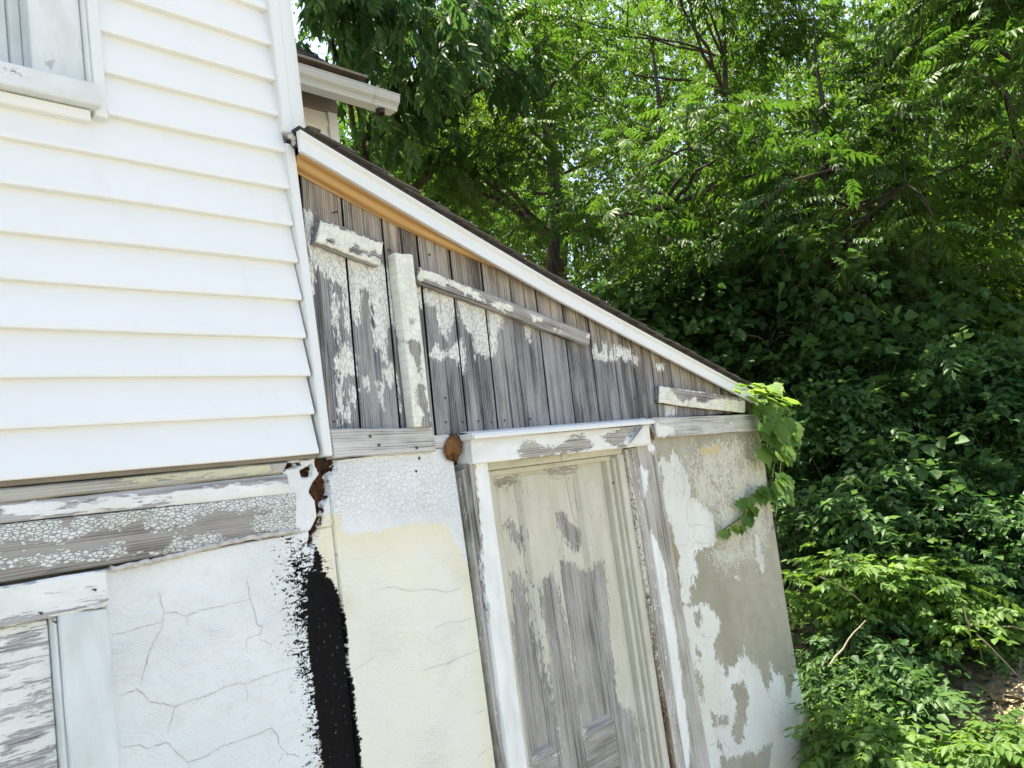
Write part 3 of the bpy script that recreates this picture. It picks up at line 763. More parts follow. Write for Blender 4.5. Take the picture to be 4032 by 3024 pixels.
G += [R4([(858, 1075), (1092, 1135), (1090, 1290), (1052, 1335), (1042, 1395), (1012, 1372), (1000, 1290), (980, 1240), (970, 1190), (910, 1180), (890, 1235), (868, 1185)]),
      R4([(1118, 1155), (1285, 1205), (1302, 1485), (1280, 1505), (1240, 1480), (1220, 1520), (1213, 1400), (1168, 1330), (1138, 1280)]),
      R4([(1308, 1218), (1392, 1258), (1382, 1312), (1352, 1342), (1343, 1485), (1318, 1505)]),
      R4([(938, 1495), (980, 1440), (1000, 1490), (1080, 1450), (1132, 1398), (1153, 1500), (1155, 1610), (1130, 1560), (1110, 1530), (1060, 1500), (1000, 1525)]),
      R4([(1532, 1305), (1558, 1318), (1562, 1405), (1538, 1402)]),
      B3([(608, 490), (625, 485), (640, 540), (665, 545), (672, 490), (695, 480), (700, 560), (690, 585), (655, 580), (618, 565)]), B3([(722, 500), (742, 498), (748, 585), (700, 580), (715, 545)]),
      B3([(752, 498), (850, 520), (868, 560), (862, 610), (845, 575), (815, 590), (790, 560), (758, 560)]), B3([(875, 565), (890, 570), (888, 612), (878, 600)]), B3([(1005, 605), (1055, 612), (1050, 645), (1010, 640)]),
      R7([(505, 310), (535, 310), (535, 370), (515, 375)]), R7([(550, 312), (575, 312), (572, 370), (552, 365)])]
gable_paint = field(G, base=-0.06)
def warm(X, Z):
    top = np.where(X < 1.1, ZI(X), ZB(X))
    return np.clip(1.05 - (top - Z) / np.clip(0.16 + 0.22 * (1.9 - X) / 1.9, 0.16, 0.45), 0, 1) * 0.85
def stain(X, Z):
    return np.clip(1 - abs(X - 1.86) / 0.09, 0, 1) * 0.6 + np.clip((Z - 2.2) * 0.3, 0, 0.15) + np.clip((X - 1.6) * 0.35, 0, 0.3) - 0.1
GF = {'paint': lambda X, Z: gable_paint(X, Z) + 0.005, 'warm': warm, 'stain': stain}
for i in range(len(gx) - 1):
    x0, x1 = gx[i] + 0.004, gx[i + 1] - 0.004
    zb_ = 1.925
    def xt(x, z): return x + (z - 1.93) * LEAN
    za = float(ZI(x0) + 0.012) if x0 < 0.95 else float(ZB(x0 + 0.03)) + 0.045
    zc = float(ZI(x1) + 0.012) if x1 < 0.95 else float(ZB(x1 + 0.03)) + 0.045
    if zc < zb_ + 0.03: zc = zb_ + 0.03
    if za < zb_ + 0.04: za = zb_ + 0.04
    slab('gable_board', [(x0, zb_), (x1, zb_), (xt(x1, zc), zc), (xt(x0, za), za)], 0.030 + random.uniform(-0.002, 0.002), 0.055, M['gable'], shed, 0.012, 0.004, 'v', fields=GF,
         grooves=() if i in (0,) else (0.52,), jit=0.0015, undercut=0.022)
slabbox('backing', [(0.02, 1.85)] + [(float(x), float(ZT(x)) - 0.01) for x in np.linspace(0.02, 3.08, 20)] + [(3.08, 1.85)], 0.058, 0.09, M['void'], shed)  # near-black sheet, its colour stands in for shade in the board gaps
# loose painted trims on the gable
def whole(amount, holes=()):
    f = field([[(-4, -1), (5, -1), (5, 6), (-4, 6)]], holes)
    return {'paint': lambda X, Z: np.minimum(f(X, Z), amount)}
t1 = R4([(232, 792), (632, 938), (652, 792), (258, 650)], -0.012)
slab('trim_board', t1, -0.012, 0.028, M['trimpaint'], shed, 0.007, 0.004, fields=whole(0.02, [R4([(480, 810), (500, 840), (600, 850), (590, 880), (440, 850)], -.012), R4([(350, 795), (375, 805), (360, 825)], -.012),
     R4([(300, 770), (345, 780), (350, 810), (290, 790)], -.012), R4([(255, 650), (400, 690), (650, 790), (640, 800), (400, 710), (265, 670)], -.012), R4([(600, 870), (650, 880), (640, 900), (600, 890)], -.012)]), bareside=True, jit=0.003)
b_top, b_bot = R4([(715, 862), (832, 872)], -0.014), R5([(682, 440), (792, 440)], -0.014)
slab('batten', [b_bot[0], b_bot[1], b_top[1], b_top[0]], -0.014, 0.028, M['trimpaint'], shed, 0.008, 0.003, 'v', fields=whole(0.03, [
    R4([(800, 1380), (860, 1410), (880, 1480), (885, 1640), (850, 1600), (830, 1500), (790, 1420)], -.014), R5([(700, 180), (740, 190), (760, 330), (790, 440), (730, 440), (740, 380), (700, 260)], -.014),
    R4([(805, 1265), (835, 1280), (825, 1330), (815, 1300)], -.014)]), jit=0.002)
t2 = R4([(862, 1032), (1932, 1436), (1938, 1362), (872, 946)], -0.006)
T2P = [R4([(870, 945), (1000, 990), (1120, 1060), (1180, 1080), (1240, 1120), (1300, 1170), (1420, 1170), (1470, 1210), (1460, 1245), (1330, 1190), (1250, 1170), (1190, 1140), (1100, 1080), (900, 1030), (865, 1030)], -.006),
       R4([(1560, 1235), (1640, 1270), (1648, 1300), (1580, 1280)], -.006), R4([(1710, 1335), (1750, 1350), (1745, 1362), (1712, 1350)], -.006), R4([(1900, 1365), (1938, 1370), (1936, 1400), (1915, 1390)], -.006)]
slab('trim_board', t2, -0.006, 0.028, M['trimpaint'], shed, 0.008, 0.005, fields={'paint': field(T2P, base=-0.05)}, bareside=True, jit=0.003)
t3 = R7([(472, 292), (1003, 356), (1003, 262), (472, 188)], -0.002)
slab('trim_board', t3, -0.002, 0.026, M['trimpaint'], shed, 0.010, 0.004, fields=whole(0.012, [R7([(540, 195), (640, 215), (820, 240), (940, 252), (1003, 262), (1003, 285), (880, 265), (760, 280), (700, 265), (640, 285), (590, 275), (560, 235)], -.002),
     R7([(700, 255), (760, 265), (750, 290), (700, 285)], -.002)]), bareside=True, jit=0.004)
slab('sill_board', [(0.057, 1.878), (0.507, 1.868), (0.504, 1.957), (0.052, 1.977)], 0.004, 0.05, M['sill'], shed, 0.012, 0.004, fields={'paint': const(-0.03)}, jit=0.003)
SR = field([R7([(440, 420), (540, 430), (580, 490), (520, 510), (460, 512)], 0.0), R7([(905, 410), (925, 412), (915, 448)], 0.0)], base=-0.06)
slab('sill_board', [(1.973, 1.828), (3.085, 1.806), (3.10, 1.906), (1.962, 1.932)], 0.0, 0.05, M['sill'], shed, 0.014, 0.004, fields={'paint': SR}, jit=0.003)
slab('sill_board', [(0.510, 1.882), (0.648, 1.880), (0.648, 1.925), (0.508, 1.928)], 0.018, 0.05, M['sill'], shed, 0.014, 0.004, fields={'paint': const(-0.05)}, jit=0.003)
slab('sill_board', [(1.875, 1.870), (1.960, 1.868), (1.958, 1.932), (1.870, 1.934)], 0.018, 0.05, M['sill'], shed, 0.014, 0.004, fields={'paint': const(-0.06)}, jit=0.003)
# stucco panels
slab('stucco_panel', [(0.036, ZG - 0.1), (0.640, ZG - 0.1), (0.612, 1.885), (0.042, 1.876)], 0.030, 0.12, M['stucco'], shed, 0.012, 0.006, fields=SF, yfn=recess, jit=0.003)
WHITE = [R7([(475, 620), (500, 640), (540, 650), (545, 595), (560, 585), (590, 620), (625, 690), (655, 745), (670, 830), (668, 880), (720, 895), (765, 950), (810, 985), (815, 1060), (835, 1150), (830, 1180), (760, 1200),
             (690, 1235), (695, 1290), (710, 1330), (700, 1380), (665, 1360), (655, 1440), (660, 1540), (580, 1555), (600, 1430), (575, 1330), (590, 1260), (560, 1170), (545, 1090), (550, 1060), (520, 1040), (500, 980), (480, 990), (470, 880), (490, 830),
             (490, 740), (480, 690)]),
         R8([(585, 630), (640, 650), (700, 640), (760, 630), (800, 690), (845, 740), (845, 790), (815, 850), (800, 900), (810, 965), (850, 1000), (880, 1085), (890, 1030), (940, 1010), (950, 960), (985, 970), (990, 905),
             (1010, 970), (1060, 1010), (1100, 1060), (1110, 1130), (1140, 1190), (1150, 1130), (1170, 1110), (1150, 1010), (1160, 990), (1185, 1060), (1240, 1080), (1255, 1150), (1260, 1210), (1280, 1225), (1300, 1140),
             (1310, 1060), (1365, 1040), (1450, 1200), (1450, 1290), (1345, 1310), (1370, 1340), (1360, 1400), (1385, 1440), (1350, 1480), (1340, 1560), (1400, 1600), (1420, 2200), (760, 2200), (700, 1659), (730, 1560), (740, 1460),
             (690, 1470), (670, 1390), (690, 1360), (665, 1250), (690, 1170), (650, 1060), (640, 940), (655, 920), (610, 810), (620, 740)]),
         R7([(1065, 1110), (1085, 1105), (1100, 1180), (1120, 1240), (1135, 1350), (1115, 1370), (1085, 1300), (1065, 1200)]), R7([(1050, 600), (1095, 585), (1108, 650), (1075, 658)]), R7([(1028, 848), (1052, 848), (1042, 925)]),
         R7([(455, 660), (480, 650), (483, 730), (465, 805)]), R7([(930, 1380), (955, 1368), (978, 1402), (962, 1412)]), R7([(500, 1060), (520, 1090), (530, 1170), (510, 1140)]), R7([(660, 1370), (690, 1390), (690, 1440), (665, 1430)])]
WHOLES = [R8([(680, 700), (715, 680), (725, 740), (700, 805), (685, 770)]), R8([(915, 1150), (985, 1120), (1015, 1200), (1000, 1320), (1002, 1380), (975, 1400), (990, 1470), (950, 1512), (915, 1430), (940, 1350), (945, 1260), (920, 1200)]),
          R8([(850, 1580), (900, 1610), (960, 1590), (1040, 1550), (1065, 1590), (1110, 1530), (1160, 1510), (1150, 1600), (1140, 1700), (860, 1700)]), R8([(686, 1015), (738, 1150), (738, 1235), (700, 1150), (680, 1060)]),
          R8([(688, 895), (722, 950), (720, 992), (693, 940)]), R8([(785, 1310), (830, 1350), (890, 1340), (890, 1390), (800, 1400)]), R8([(840, 1490), (860, 1500), (855, 1545), (838, 1530)])]
FLAKE = [R7([(600, 600), (680, 560), (850, 540), (1080, 505), (1140, 560), (1170, 720), (1180, 900), (1160, 1100), (1110, 1270), (900, 1330), (760, 1230), (830, 1180), (810, 985), (720, 895), (670, 830), (655, 745)])]
YEL = [R7([(700, 600), (740, 570), (850, 555), (845, 590), (805, 620), (760, 612)]), R7([(810, 635), (825, 632), (822, 655)])]
TAN = [R7([(440, 600), (480, 620), (490, 830), (470, 880), (520, 1040), (560, 1170), (590, 1260), (600, 1430), (600, 1659), (640, 1900), (720, 2300), (740, 2600), (600, 2600), (520, 1700), (480, 1200)])]
LOW = [R8([(1140, 1190), (1260, 1210), (1390, 1200), (1420, 2200), (1150, 2200), (1150, 1500)])]
PF = {'paint': field(WHITE, WHOLES), 'flake': field(FLAKE), 'yellow': field(YEL), 'tan': field(TAN), 'low': field(LOW)}
def bulge(X, Z):
    return 0.006 * np.sin(X * 4 + Z * 3) + 0.05 * np.clip((X - 3.08) / 0.09, 0, 1) ** 2
slab('stucco_panel', [(2.02, ZG - 0.15), (3.135, ZG - 0.15), (3.175, 1.82), (1.945, 1.84)], 0.030, 0.14, M['flake'], shed, 0.011, 0.006, fields=PF, yfn=bulge)
# side and back of the shed
raw('side_wall', [(3.15, 0.10, ZG - 0.2), (3.15, 2.0, ZG - 0.2), (3.16, 2.0, 1.92), (3.16, 0.10, 1.92)], [[0, 1, 2, 3]], M['bodywall'], shed)
raw('back_wall', [(0.02, 2.0, ZG - 0.2), (3.15, 2.0, ZG - 0.2), (3.16, 2.0, 1.92), (0.02, 2.0, 2.8)], [[0, 1, 2, 3]], M['bodywall'], shed)

# door opening
door = empty('door', (1.2, 0.1, ZG), shed)
BARE = [R6([(1310, 440), (1350, 420), (1380, 480), (1400, 600), (1430, 760), (1470, 900), (1480, 1000), (1560, 1250), (1600, 1550), (1400, 1620), (1350, 1450), (1300, 1000), (1265, 700), (1300, 765), (1322, 700), (1300, 560)], .09),
        R6([(1480, 500), (1530, 460), (1560, 520), (1600, 650), (1620, 760), (1650, 900), (1700, 1200), (1740, 1470), (2090, 1640), (2300, 3000), (1300, 3000), (1400, 1640), (1600, 1560), (1560, 1250), (1500, 900), (1470, 640)], .09),
        R6([(1620, 380), (1700, 400), (1750, 460), (1800, 400), (1850, 380), (1870, 560), (1890, 760), (1920, 1000), (1950, 1250), (2050, 1330), (2090, 1659), (1900, 1700), (1740, 1480), (1740, 1400), (1690, 1000), (1650, 780), (1620, 600)], .09),
        R5([(1160, 780), (1340, 735), (1330, 790), (1170, 810)], .09), R5([(1500, 715), (1700, 685), (1680, 730), (1540, 750)], .09)]
PAT = [R6([(1380, 560), (1400, 640), (1440, 760), (1500, 1000), (1540, 1060), (1550, 1000), (1500, 760), (1440, 640)], .09), R6([(1590, 640), (1620, 600), (1650, 740), (1640, 760)], .09)]
TOPS = [R6([(1260, 140), (1300, 120), (1330, 160), (1380, 190), (1370, 300), (1330, 260), (1290, 200)], .09), R6([(1590, 80), (1630, 60), (1660, 130), (1740, 180), (1720, 300), (1660, 260), (1610, 160)], .09)]
dtf = field(TOPS)
dpf = field([[(-4, -1), (5, -1), (5, 6), (-4, 6)]], BARE)
dp2 = field(PAT)
DF = {'paint': lambda X, Z: np.maximum(np.minimum(np.minimum(dpf(X, Z), 0.035), 0.030 - np.clip(dtf(X, Z) + 0.03, 0, 0.06)), dp2(X, Z))}
DX0, DX1, DZ0, DZ1 = 0.835, 1.602, ZG + 0.05, 1.765
DY = 0.090
PAN = []      # recessed panels (x0,x1,z0,z1)
pa = R5([(1165, 785), (1338, 742)], DY); pb_ = R5([(1502, 715), (1698, 690)], DY)
PAN.append((DX0 + 0.045, pa[1][0] - 0.0, 0.625, 1.735)); PAN.append((pb_[0][0], pb_[1][0], 0.625, 1.735))
PAN.append((PAN[0][0], PAN[0][1], DZ0 + 0.14, 0.42)); PAN.append((PAN[1][0], PAN[1][1], DZ0 + 0.14, 0.42))
def doorslab(name, x0, x1, z0, z1, yf=DY, gr='v'):
    return slab(name, [(x0, z0), (x1, z0), (x1, z1), (x0, z1)], yf, DY + 0.04, M['door'], door, 0.013, 0.0015, gr, fields=DF)
doorslab('stile', DX0, PAN[0][0], DZ0, DZ1); doorslab('stile', PAN[1][1], DX1, DZ0, DZ1)
doorslab('mullion', PAN[0][1], PAN[1][0], 0.42, DZ1 - 0.03); doorslab('mullion', PAN[0][1], PAN[1][0], DZ0 + 0.14, 0.42)
for (a, b, c_, d_) in PAN: pass
doorslab('rail', PAN[0][0], PAN[1][1], 1.7355, DZ1, DY + 0.0, 'u')
for (a, b) in ((PAN[0][0], PAN[0][1]), (PAN[1][0], PAN[1][1])):
    doorslab('rail', a, b, 0.4205, 0.6245, DY + 0.0006, 'u'); doorslab('rail', a, b, DZ0, DZ0 + 0.139, DY + 0.0006, 'u')
for (a, b, c_, d_) in PAN:
    pn = doorslab('panel', a + 0.001, b - 0.001, c_ + 0.001, d_ - 0.001, DY + 0.020)
    # moulding: sloping frame between the panel and the stiles
    for nm, q4 in (('moulding', [(a, c_), (b, c_), (b - 0.022, c_ + 0.030), (a + 0.022, c_ + 0.030)]), ('moulding', [(a, d_), (b, d_), (b - 0.022, d_ - 0.034), (a + 0.022, d_ - 0.034)]),
                   ('moulding', [(a, c_), (a, d_), (a + 0.022, d_ - 0.034), (a + 0.022, c_ + 0.030)]), ('moulding', [(b, c_), (b, d_), (b - 0.022, d_ - 0.034), (b - 0.022, c_ + 0.030)])):
        n_ = 40 if abs(q4[0][1] - q4[1][1]) > 0.2 else 12
        V = []
        for s_ in np.linspace(0, 1, n_):
            p0 = np.array(q4[0]) * (1 - s_) + np.array(q4[1]) * s_; p1 = np.array(q4[3]) * (1 - s_) + np.array(q4[2]) * s_
            for f_, dy in ((0, 0.0008), (0.35, 0.003), (0.45, 0.008), (0.85, 0.017), (1, 0.0185)):
                pq = p0 * (1 - f_) + p1 * f_; V.append((pq[0], DY + dy, pq[1]))
        F = [[i_ * 5 + j, (i_ + 1) * 5 + j, (i_ + 1) * 5 + j + 1, i_ * 5 + j + 1] for i_ in range(n_ - 1) for j in range(4)]
        V = np.array(V)
        gcx = np.stack([V[:, 2], V[:, 0], V[:, 1]], -1) if abs(q4[0][1] - q4[1][1]) > 0.2 else np.stack([V[:, 0], V[:, 2], V[:, 1]], -1)
        raw(nm, V, F, M['door'], door, True, {'gc': gcx, 'wc': gcx, 'paint': np.minimum(DF['paint'](V[:, 0], V[:, 2]), 0.02) + 0.004})
frame = empty('door_frame', (1.2, 0.0, ZG), shed)
# left casing, white with worn left arris
LC = field([[(0.3, -1), (1, -1), (1, 1.83), (0.3, 1.83)]], [R5([(1000, 670), (1050, 670), (1060, 800), (1070, 1000), (1090, 1250), (1130, 1659), (1100, 1659), (1040, 1000)], 0.0)])
slab('casing', [(0.668, ZG), (0.752, ZG), (0.757, 1.808), (0.650, 1.812)], -0.004, 0.10, M['casing'], frame, 0.012, 0.004, 'v', fields={'paint': lambda X, Z: np.minimum(LC(X, Z) - 0.004, 0.030)}, jit=0.003)
slab('casing_edge', [(0.650, ZG), (0.6675, ZG), (0.6485, 1.79), (0.632, 1.79)], 0.012, 0.10, M['casing'], frame, 0.012, 0.003, 'v', fields={'paint': const(-0.012)}, jit=0.004)
slab('jamb', [(0.757, ZG), (0.834, ZG), (0.834, 1.80), (0.757, 1.80)], 0.062, 0.13, M['door'], frame, 0.03, 0.002, 'v', fields={'paint': const(0.05)})
# head: frieze, stepped mouldings under the head board, drip cap
slab('head_jamb', [(0.757, 1.775), (1.70, 1.775), (1.70, 1.815), (0.757, 1.815)], 0.030, 0.13, M['door'], frame, 0.03, 0.003, fields={'paint': const(0.03)})
slab('head_stop', [(0.757, 1.752), (1.66, 1.752), (1.66, 1.7735), (0.757, 1.7735)], 0.058, 0.13, M['door'], frame, 0.03, 0.003, fields={'paint': const(0.03)})
HD = [R5([(1330, 615), (1370, 540), (1420, 522), (1470, 560), (1560, 570), (1640, 520), (1740, 498), (1795, 560), (1785, 580), (1340, 655)], -.03), R5([(1840, 512), (1900, 480), (2060, 447), (2050, 480), (1985, 525), (2010, 575), (1900, 560)], -.03),
      R5([(1480, 620), (1560, 620), (1540, 650), (1490, 645)], -.03)]
slab('head_board', [(0.655, 1.806), (1.862, 1.800), (1.872, 1.896), (0.660, 1.902)], -0.028, 0.06, M['casing'], frame, 0.010, 0.003, fields=whole(0.04, HD), jit=0.002)
cap = [(-0.052, 1.897), (-0.056, 1.899), (-0.056, 1.911), (-0.050, 1.913), (-0.046, 1.919), (-0.010, 1.927), (0.026, 1.934)]
sweep('drip_cap', cap, 0.648, 1.882, M['trim'], frame, smooth=False)
slabbox('drip_cap_end', [(0.644, 1.898), (0.6478, 1.898), (0.6478, 1.922), (0.644, 1.922)], -0.054, 0.02, M['trim'], frame)
# torn flap of paint curling off the right end of the head board
fl = R5([(2010, 555), (2068, 448), (2128, 440), (2132, 548)], -0.034)
V = []
for s_ in np.linspace(0, 1, 8):
    for t_ in np.linspace(0, 1, 8):
        a_ = np.array(fl[0]) * (1 - s_) * (1 - t_) + np.array(fl[3]) * s_ * (1 - t_) + np.array(fl[2]) * s_ * t_ + np.array(fl[1]) * (1 - s_) * t_
        V.append((a_[0], -0.032 - 0.035 * (1 - s_) ** 2 * (0.4 + 0.6 * t_), a_[1]))
F = [[i_ * 8 + j, (i_ + 1) * 8 + j, (i_ + 1) * 8 + j + 1, i_ * 8 + j + 1] for i_ in range(7) for j in range(7)]
raw('paint_flap', V, F, M['trim'], frame, True, {'gc': np.array(V)})
# right-hand jamb, stops, rotten edge and casing
slab('stop', [(1.603, ZG), (1.632, ZG), (1.632, 1.753), (1.603, 1.753)], 0.060, 0.13, M['door'], frame, 0.02, 0.003, 'v', fields={'paint': const(0.028)})
slab('stop', [(1.633, ZG), (1.652, ZG), (1.652, 1.762), (1.633, 1.762)], 0.042, 0.13, M['door'], frame, 0.02, 0.003, 'v', fields={'paint': const(0.05)})
slab('jamb', [(1.653, ZG), (1.700, ZG), (1.700, 1.774), (1.653, 1.774)], 0.026, 0.13, M['door'], frame, 0.02, 0.003, 'v', fields={'paint': const(0.05)})
rotf = {'paint': lambda X, Z: np.clip((Z - 1.05) * 0.03, -0.02, 0.010) + 0.002}
M['rotedge'] = m_peel('rotten_jamb_edge', (0.62, 0.61, 0.53), (0.025, 0.014, 0.009), (0.10, 0.06, 0.035), (0.27, 0.22, 0.16), 60, 110, 0.022, 0.016, thick=1.5, chips=0.8)
slab('rotten_edge', [(1.7005, ZG), (1.722, ZG), (1.722, 1.79), (1.7005, 1.79)], 0.010, 0.10, M['rotedge'], frame, 0.006, 0.004, 'v', fields=rotf, jit=0.004)
RC = [R7([(318, 600), (330, 680), (400, 715), (395, 800), (380, 890), (365, 995), (345, 880), (330, 760)], .008), R7([(390, 540), (440, 560), (450, 590), (420, 605), (395, 590)], .008),
      R8([(385, 190), (415, 172), (450, 250), (500, 400), (560, 760), (600, 1050), (640, 1350), (658, 1659), (700, 2300), (650, 2300), (618, 1659), (580, 1480), (540, 1250), (500, 1000), (470, 850), (440, 600), (430, 450), (400, 320)], .008)]
slab('casing', [(1.725, ZG), (1.800, ZG), (1.790, 1.798), (1.724, 1.798)], 0.012, 0.10, M['casing'], frame, 0.012, 0.004, 'v', fields={'paint': const(-0.010)}, jit=0.003)
slab('casing', [(1.8015, ZG), (2.018, ZG), (1.944, 1.862), (1.7915, 1.799)], 0.006, 0.10, M['casing'], frame, 0.012, 0.004, 'v', fields={'paint': field(RC, base=-0.05)}, jit=0.003)
# lumps of rotten brown infill either side of the head board
def lump(name, cx, cz, rx, rz, y, ry, mat, parent, seed):
    rs = np.random.default_rng(seed)
    n1_, n2_ = 20, 14
    V = []
    ph = rs.random(6) * 6
    for a_ in np.linspace(0, math.pi, n2_):
        for b_ in np.linspace(0, 2 * math.pi, n1_, endpoint=False):
            r_ = 1 + 0.26 * sin(3 * b_ + ph[0] + 2 * a_) + 0.22 * sin(7 * b_ + ph[1]) * sin(5 * a_ + ph[2]) + rs.normal(0, 0.06)
            V.append((cx + rx * r_ * sin(a_) * cos(b_), y + ry * r_ * sin(a_) * sin(b_), cz + rz * r_ * cos(a_)))
    F = [[i_ * n1_ + j, i_ * n1_ + (j + 1) % n1_, (i_ + 1) * n1_ + (j + 1) % n1_, (i_ + 1) * n1_ + j] for i_ in range(n2_ - 1) for j in range(n1_)]
    return raw(name, V, F, mat, parent, True)
cx_, cz_ = R5([(940, 570)], 0.0)[0]
lump('rotten_wood', cx_, cz_, 0.040, 0.040, 0.016, 0.012, M['rot'], shed, 3)
cx_, cz_ = R7([(408, 490)], 0.01)[0]
lump('rotten_wood', cx_, cz_, 0.026, 0.034, 0.014, 0.016, M['rot'], shed, 5)
# nails in the gable boards and trims
for p in ((335, 610), (680, 840), (930, 870)):
    x_, z_ = R4([p], 0.028)[0]; nail(x_, z_, 0.03, shed, 0.018 if p[0] == 335 else 0.004)
for p in ((875, 410), (980, 410), (1075, 405), (1160, 410), (1240, 400), (870, 260), (1400, 390), (1720, 380), (180, 405), (2050, 265)):
    x_, z_ = R5([p], 0.028)[0]; nail(x_, z_, 0.03, shed, 0.003, 0.0022)
for p, y_ in (((455, 552), 0.004), ((690, 570), 0.004), ((400, 498), 0.004), ((705, 635), 0.028), ((685, 715), 0.03), ((1915, 790), 0.03)):
    x_, z_ = R5([p], y_)[0]; nail(x_, z_, y_, shed, 0.003, 0.0026)

# lengths of old twine hanging over the door head
def twine(name, pts, label):
    V_, F_ = tube(pts, [0.0016] * len(pts), 5)
    return tag(raw(name, V_, F_, M['string'], None, True), label, 'twine')
a = R5([(1945, 405), (1975, 440), (1990, 500), (2000, 570), (2003, 640), (1950, 600), (1985, 720)], -0.064)
twine('twine', [(a[0][0], -0.02, a[0][1] + 0.012), (a[1][0], -0.060, a[1][1]), (a[2][0], -0.055, a[2][1]), (a[3][0], -0.045, a[3][1]), (a[4][0], -0.02, a[4][1] - 0.01)], 'thin string looped over the right end of the door head')
b = R5([(1598, 610), (1615, 700), (1635, 850), (1660, 960), (1685, 1040)], 0.02)
twine('twine', [(p[0], y_, p[1]) for p, y_ in zip(b, (0.026, 0.020, 0.016, 0.020, 0.022))], 'thin grey string hanging down in front of the panelled door')

# ================================================================== rear wing with gutter
wing = empty('rear_wing', (0.9, 2.4, ZG))
tag(wing, 'rear wing of the house with white gutter and black shingle roof behind lean-to', 'house wing')
YW = 2.30
W1 = crop(1100, 0)
cr_t = W1([(352, 690), (385, 925)], YW); cl_t = W1([(295, 690), (322, 880)], YW)
XC, XL = cr_t[0][0], cl_t[0][0]
ZS = W1([(165, 650), (345, 690)], YW)
zs_top = (ZS[0][1] + ZS[1][1]) / 2
box('wall_core', -0.3, XC - 0.01, YW + 0.03, 5.0, ZG, zs_top + 0.2, M['taupe'], wing, 0)
i = 0
z_ = zs_top - U
while z_ > 2.0:
    prof = [(YW + 0.02, z_ + 0.004), (YW + 0.003, z_), (YW, z_ + 0.004), (YW + 0.017, z_ + U + 0.004)]
    sweep('siding_course', prof, 0.05, XL + 0.003, M['vinyl'], wing)
    z_ -= U
slab('corner_post', [(XL, ZG), (XC, ZG), (XC, zs_top - 0.01), (XL, zs_top - 0.01)], YW - 0.010, YW + 0.05, M['trim'], wing, 0.2, 0.004)
slab('frieze', [(0.05, zs_top - 0.02), (XC + 0.005, zs_top - 0.02), (XC + 0.005, zs_top + 0.16), (0.05, zs_top + 0.16)], YW - 0.016, YW + 0.05, M['taupe'], wing, 0.2, 0.004)
YG = YW - 0.30
gt = W1([(135, 410), (745, 578)], YG - 0.13); gb = W1([(145, 545), (690, 680)], YG - 0.06)
GX1 = gt[1][0]
zt, zbm = (gt[0][1] + gt[1][1]) / 2, (gb[0][1] + gb[1][1]) / 2
gh = zt - zbm
gut = empty('gutter', (0.6, YG, zbm), wing)
prof = [(YG + 0.0, zt + 0.01), (YG + 0.0, zbm), (YG - 0.085, zbm), (YG - 0.090, zbm + gh * 0.18), (YG - 0.098, zbm + gh * 0.30), (YG - 0.120, zbm + gh * 0.48), (YG - 0.130, zbm + gh * 0.72), (YG - 0.132, zbm + gh * 0.92),
        (YG - 0.138, zbm + gh * 0.94), (YG - 0.138, zbm + gh), (YG - 0.126, zbm + gh)]
XJ = GX1 - 0.20
sweep('trough', prof, 0.05, XJ, M['gutter'], gut)
prof2 = [(y - 0.003 if y < YG - 0.01 else y, z - 0.002) for y, z in prof]
sweep('end_section', prof2, XJ - 0.012, GX1, M['gutter'], gut)
slabprof = [(y, z) for y, z in prof2]
raw('end_cap', [(GX1 + 0.001, y, z) for y, z in slabprof], [list(range(len(slabprof)))], M['gutter'], gut, False, {'gc': np.zeros((len(slabprof), 3))})
V_, F_ = tube([(GX1 - 0.12, YG - 0.045, zbm + 0.005), (GX1 - 0.12, YG - 0.045, zbm - 0.035)], [0.034, 0.030], 12)
raw('outlet', V_, F_, M['darkwood'], gut, True)
box('eave_board', 0.05, GX1 - 0.13, YG + 0.001, YG + 0.02, zbm + 0.01, zt + 0.03, M['darkwood'], wing, 0)
box('soffit', 0.05, GX1 - 0.14, YG + 0.021, YW + 0.02, zs_top + 0.161, zs_top + 0.18, M['taupe'], wing, 0)
wr = empty('roof', (0.5, 3, zt), wing)
SL = 0.84
xr0 = GX1 - 0.11
zt += 0.06
raw('roof_deck', [(-0.4, YG - 0.01, zt + 0.0), (xr0, YG - 0.01, zt + 0.0), (xr0, YG + 2.6, zt + 2.6 * SL), (-0.4, YG + 2.6, zt + 2.6 * SL), (-0.4, YG - 0.01, zt - 0.02), (xr0, YG - 0.01, zt - 0.02), (xr0, YG + 2.6, zt + 2.6 * SL - 0.02), (-0.4, YG + 2.6, zt + 2.6 * SL - 0.02)],
    [[0, 1, 2, 3], [7, 6, 5, 4], [0, 4, 5, 1], [1, 5, 6, 2], [2, 6, 7, 3]], M['darkwood'], wr)
for i in range(18):
    y0 = YG - 0.03 + i * 0.143
    V, F = [], []
    nx = 12
    for k_, x in enumerate(np.linspace(-0.4, xr0 + 0.02, nx)):
        j_ = random.uniform(-0.004, 0.004)
        a0, a1 = y0 + j_, y0 + 0.2
        V += [(x, a0, zt + (a0 - YG) * SL + 0.012), (x, a0, zt + (a0 - YG) * SL + 0.020), (x, a1, zt + (a1 - YG) * SL + 0.006), (x, a1, zt + (a1 - YG) * SL + 0.003)]
    for k_ in range(nx - 1):
        for j in range(4): F.append([k_ * 4 + j, (k_ + 1) * 4 + j, (k_ + 1) * 4 + (j + 1) % 4, k_ * 4 + (j + 1) % 4])
    F.append([(nx - 1) * 4 + j for j in (3, 2, 1, 0)])
    raw('shingle_course', V, F, M['blackshingle'], wr)

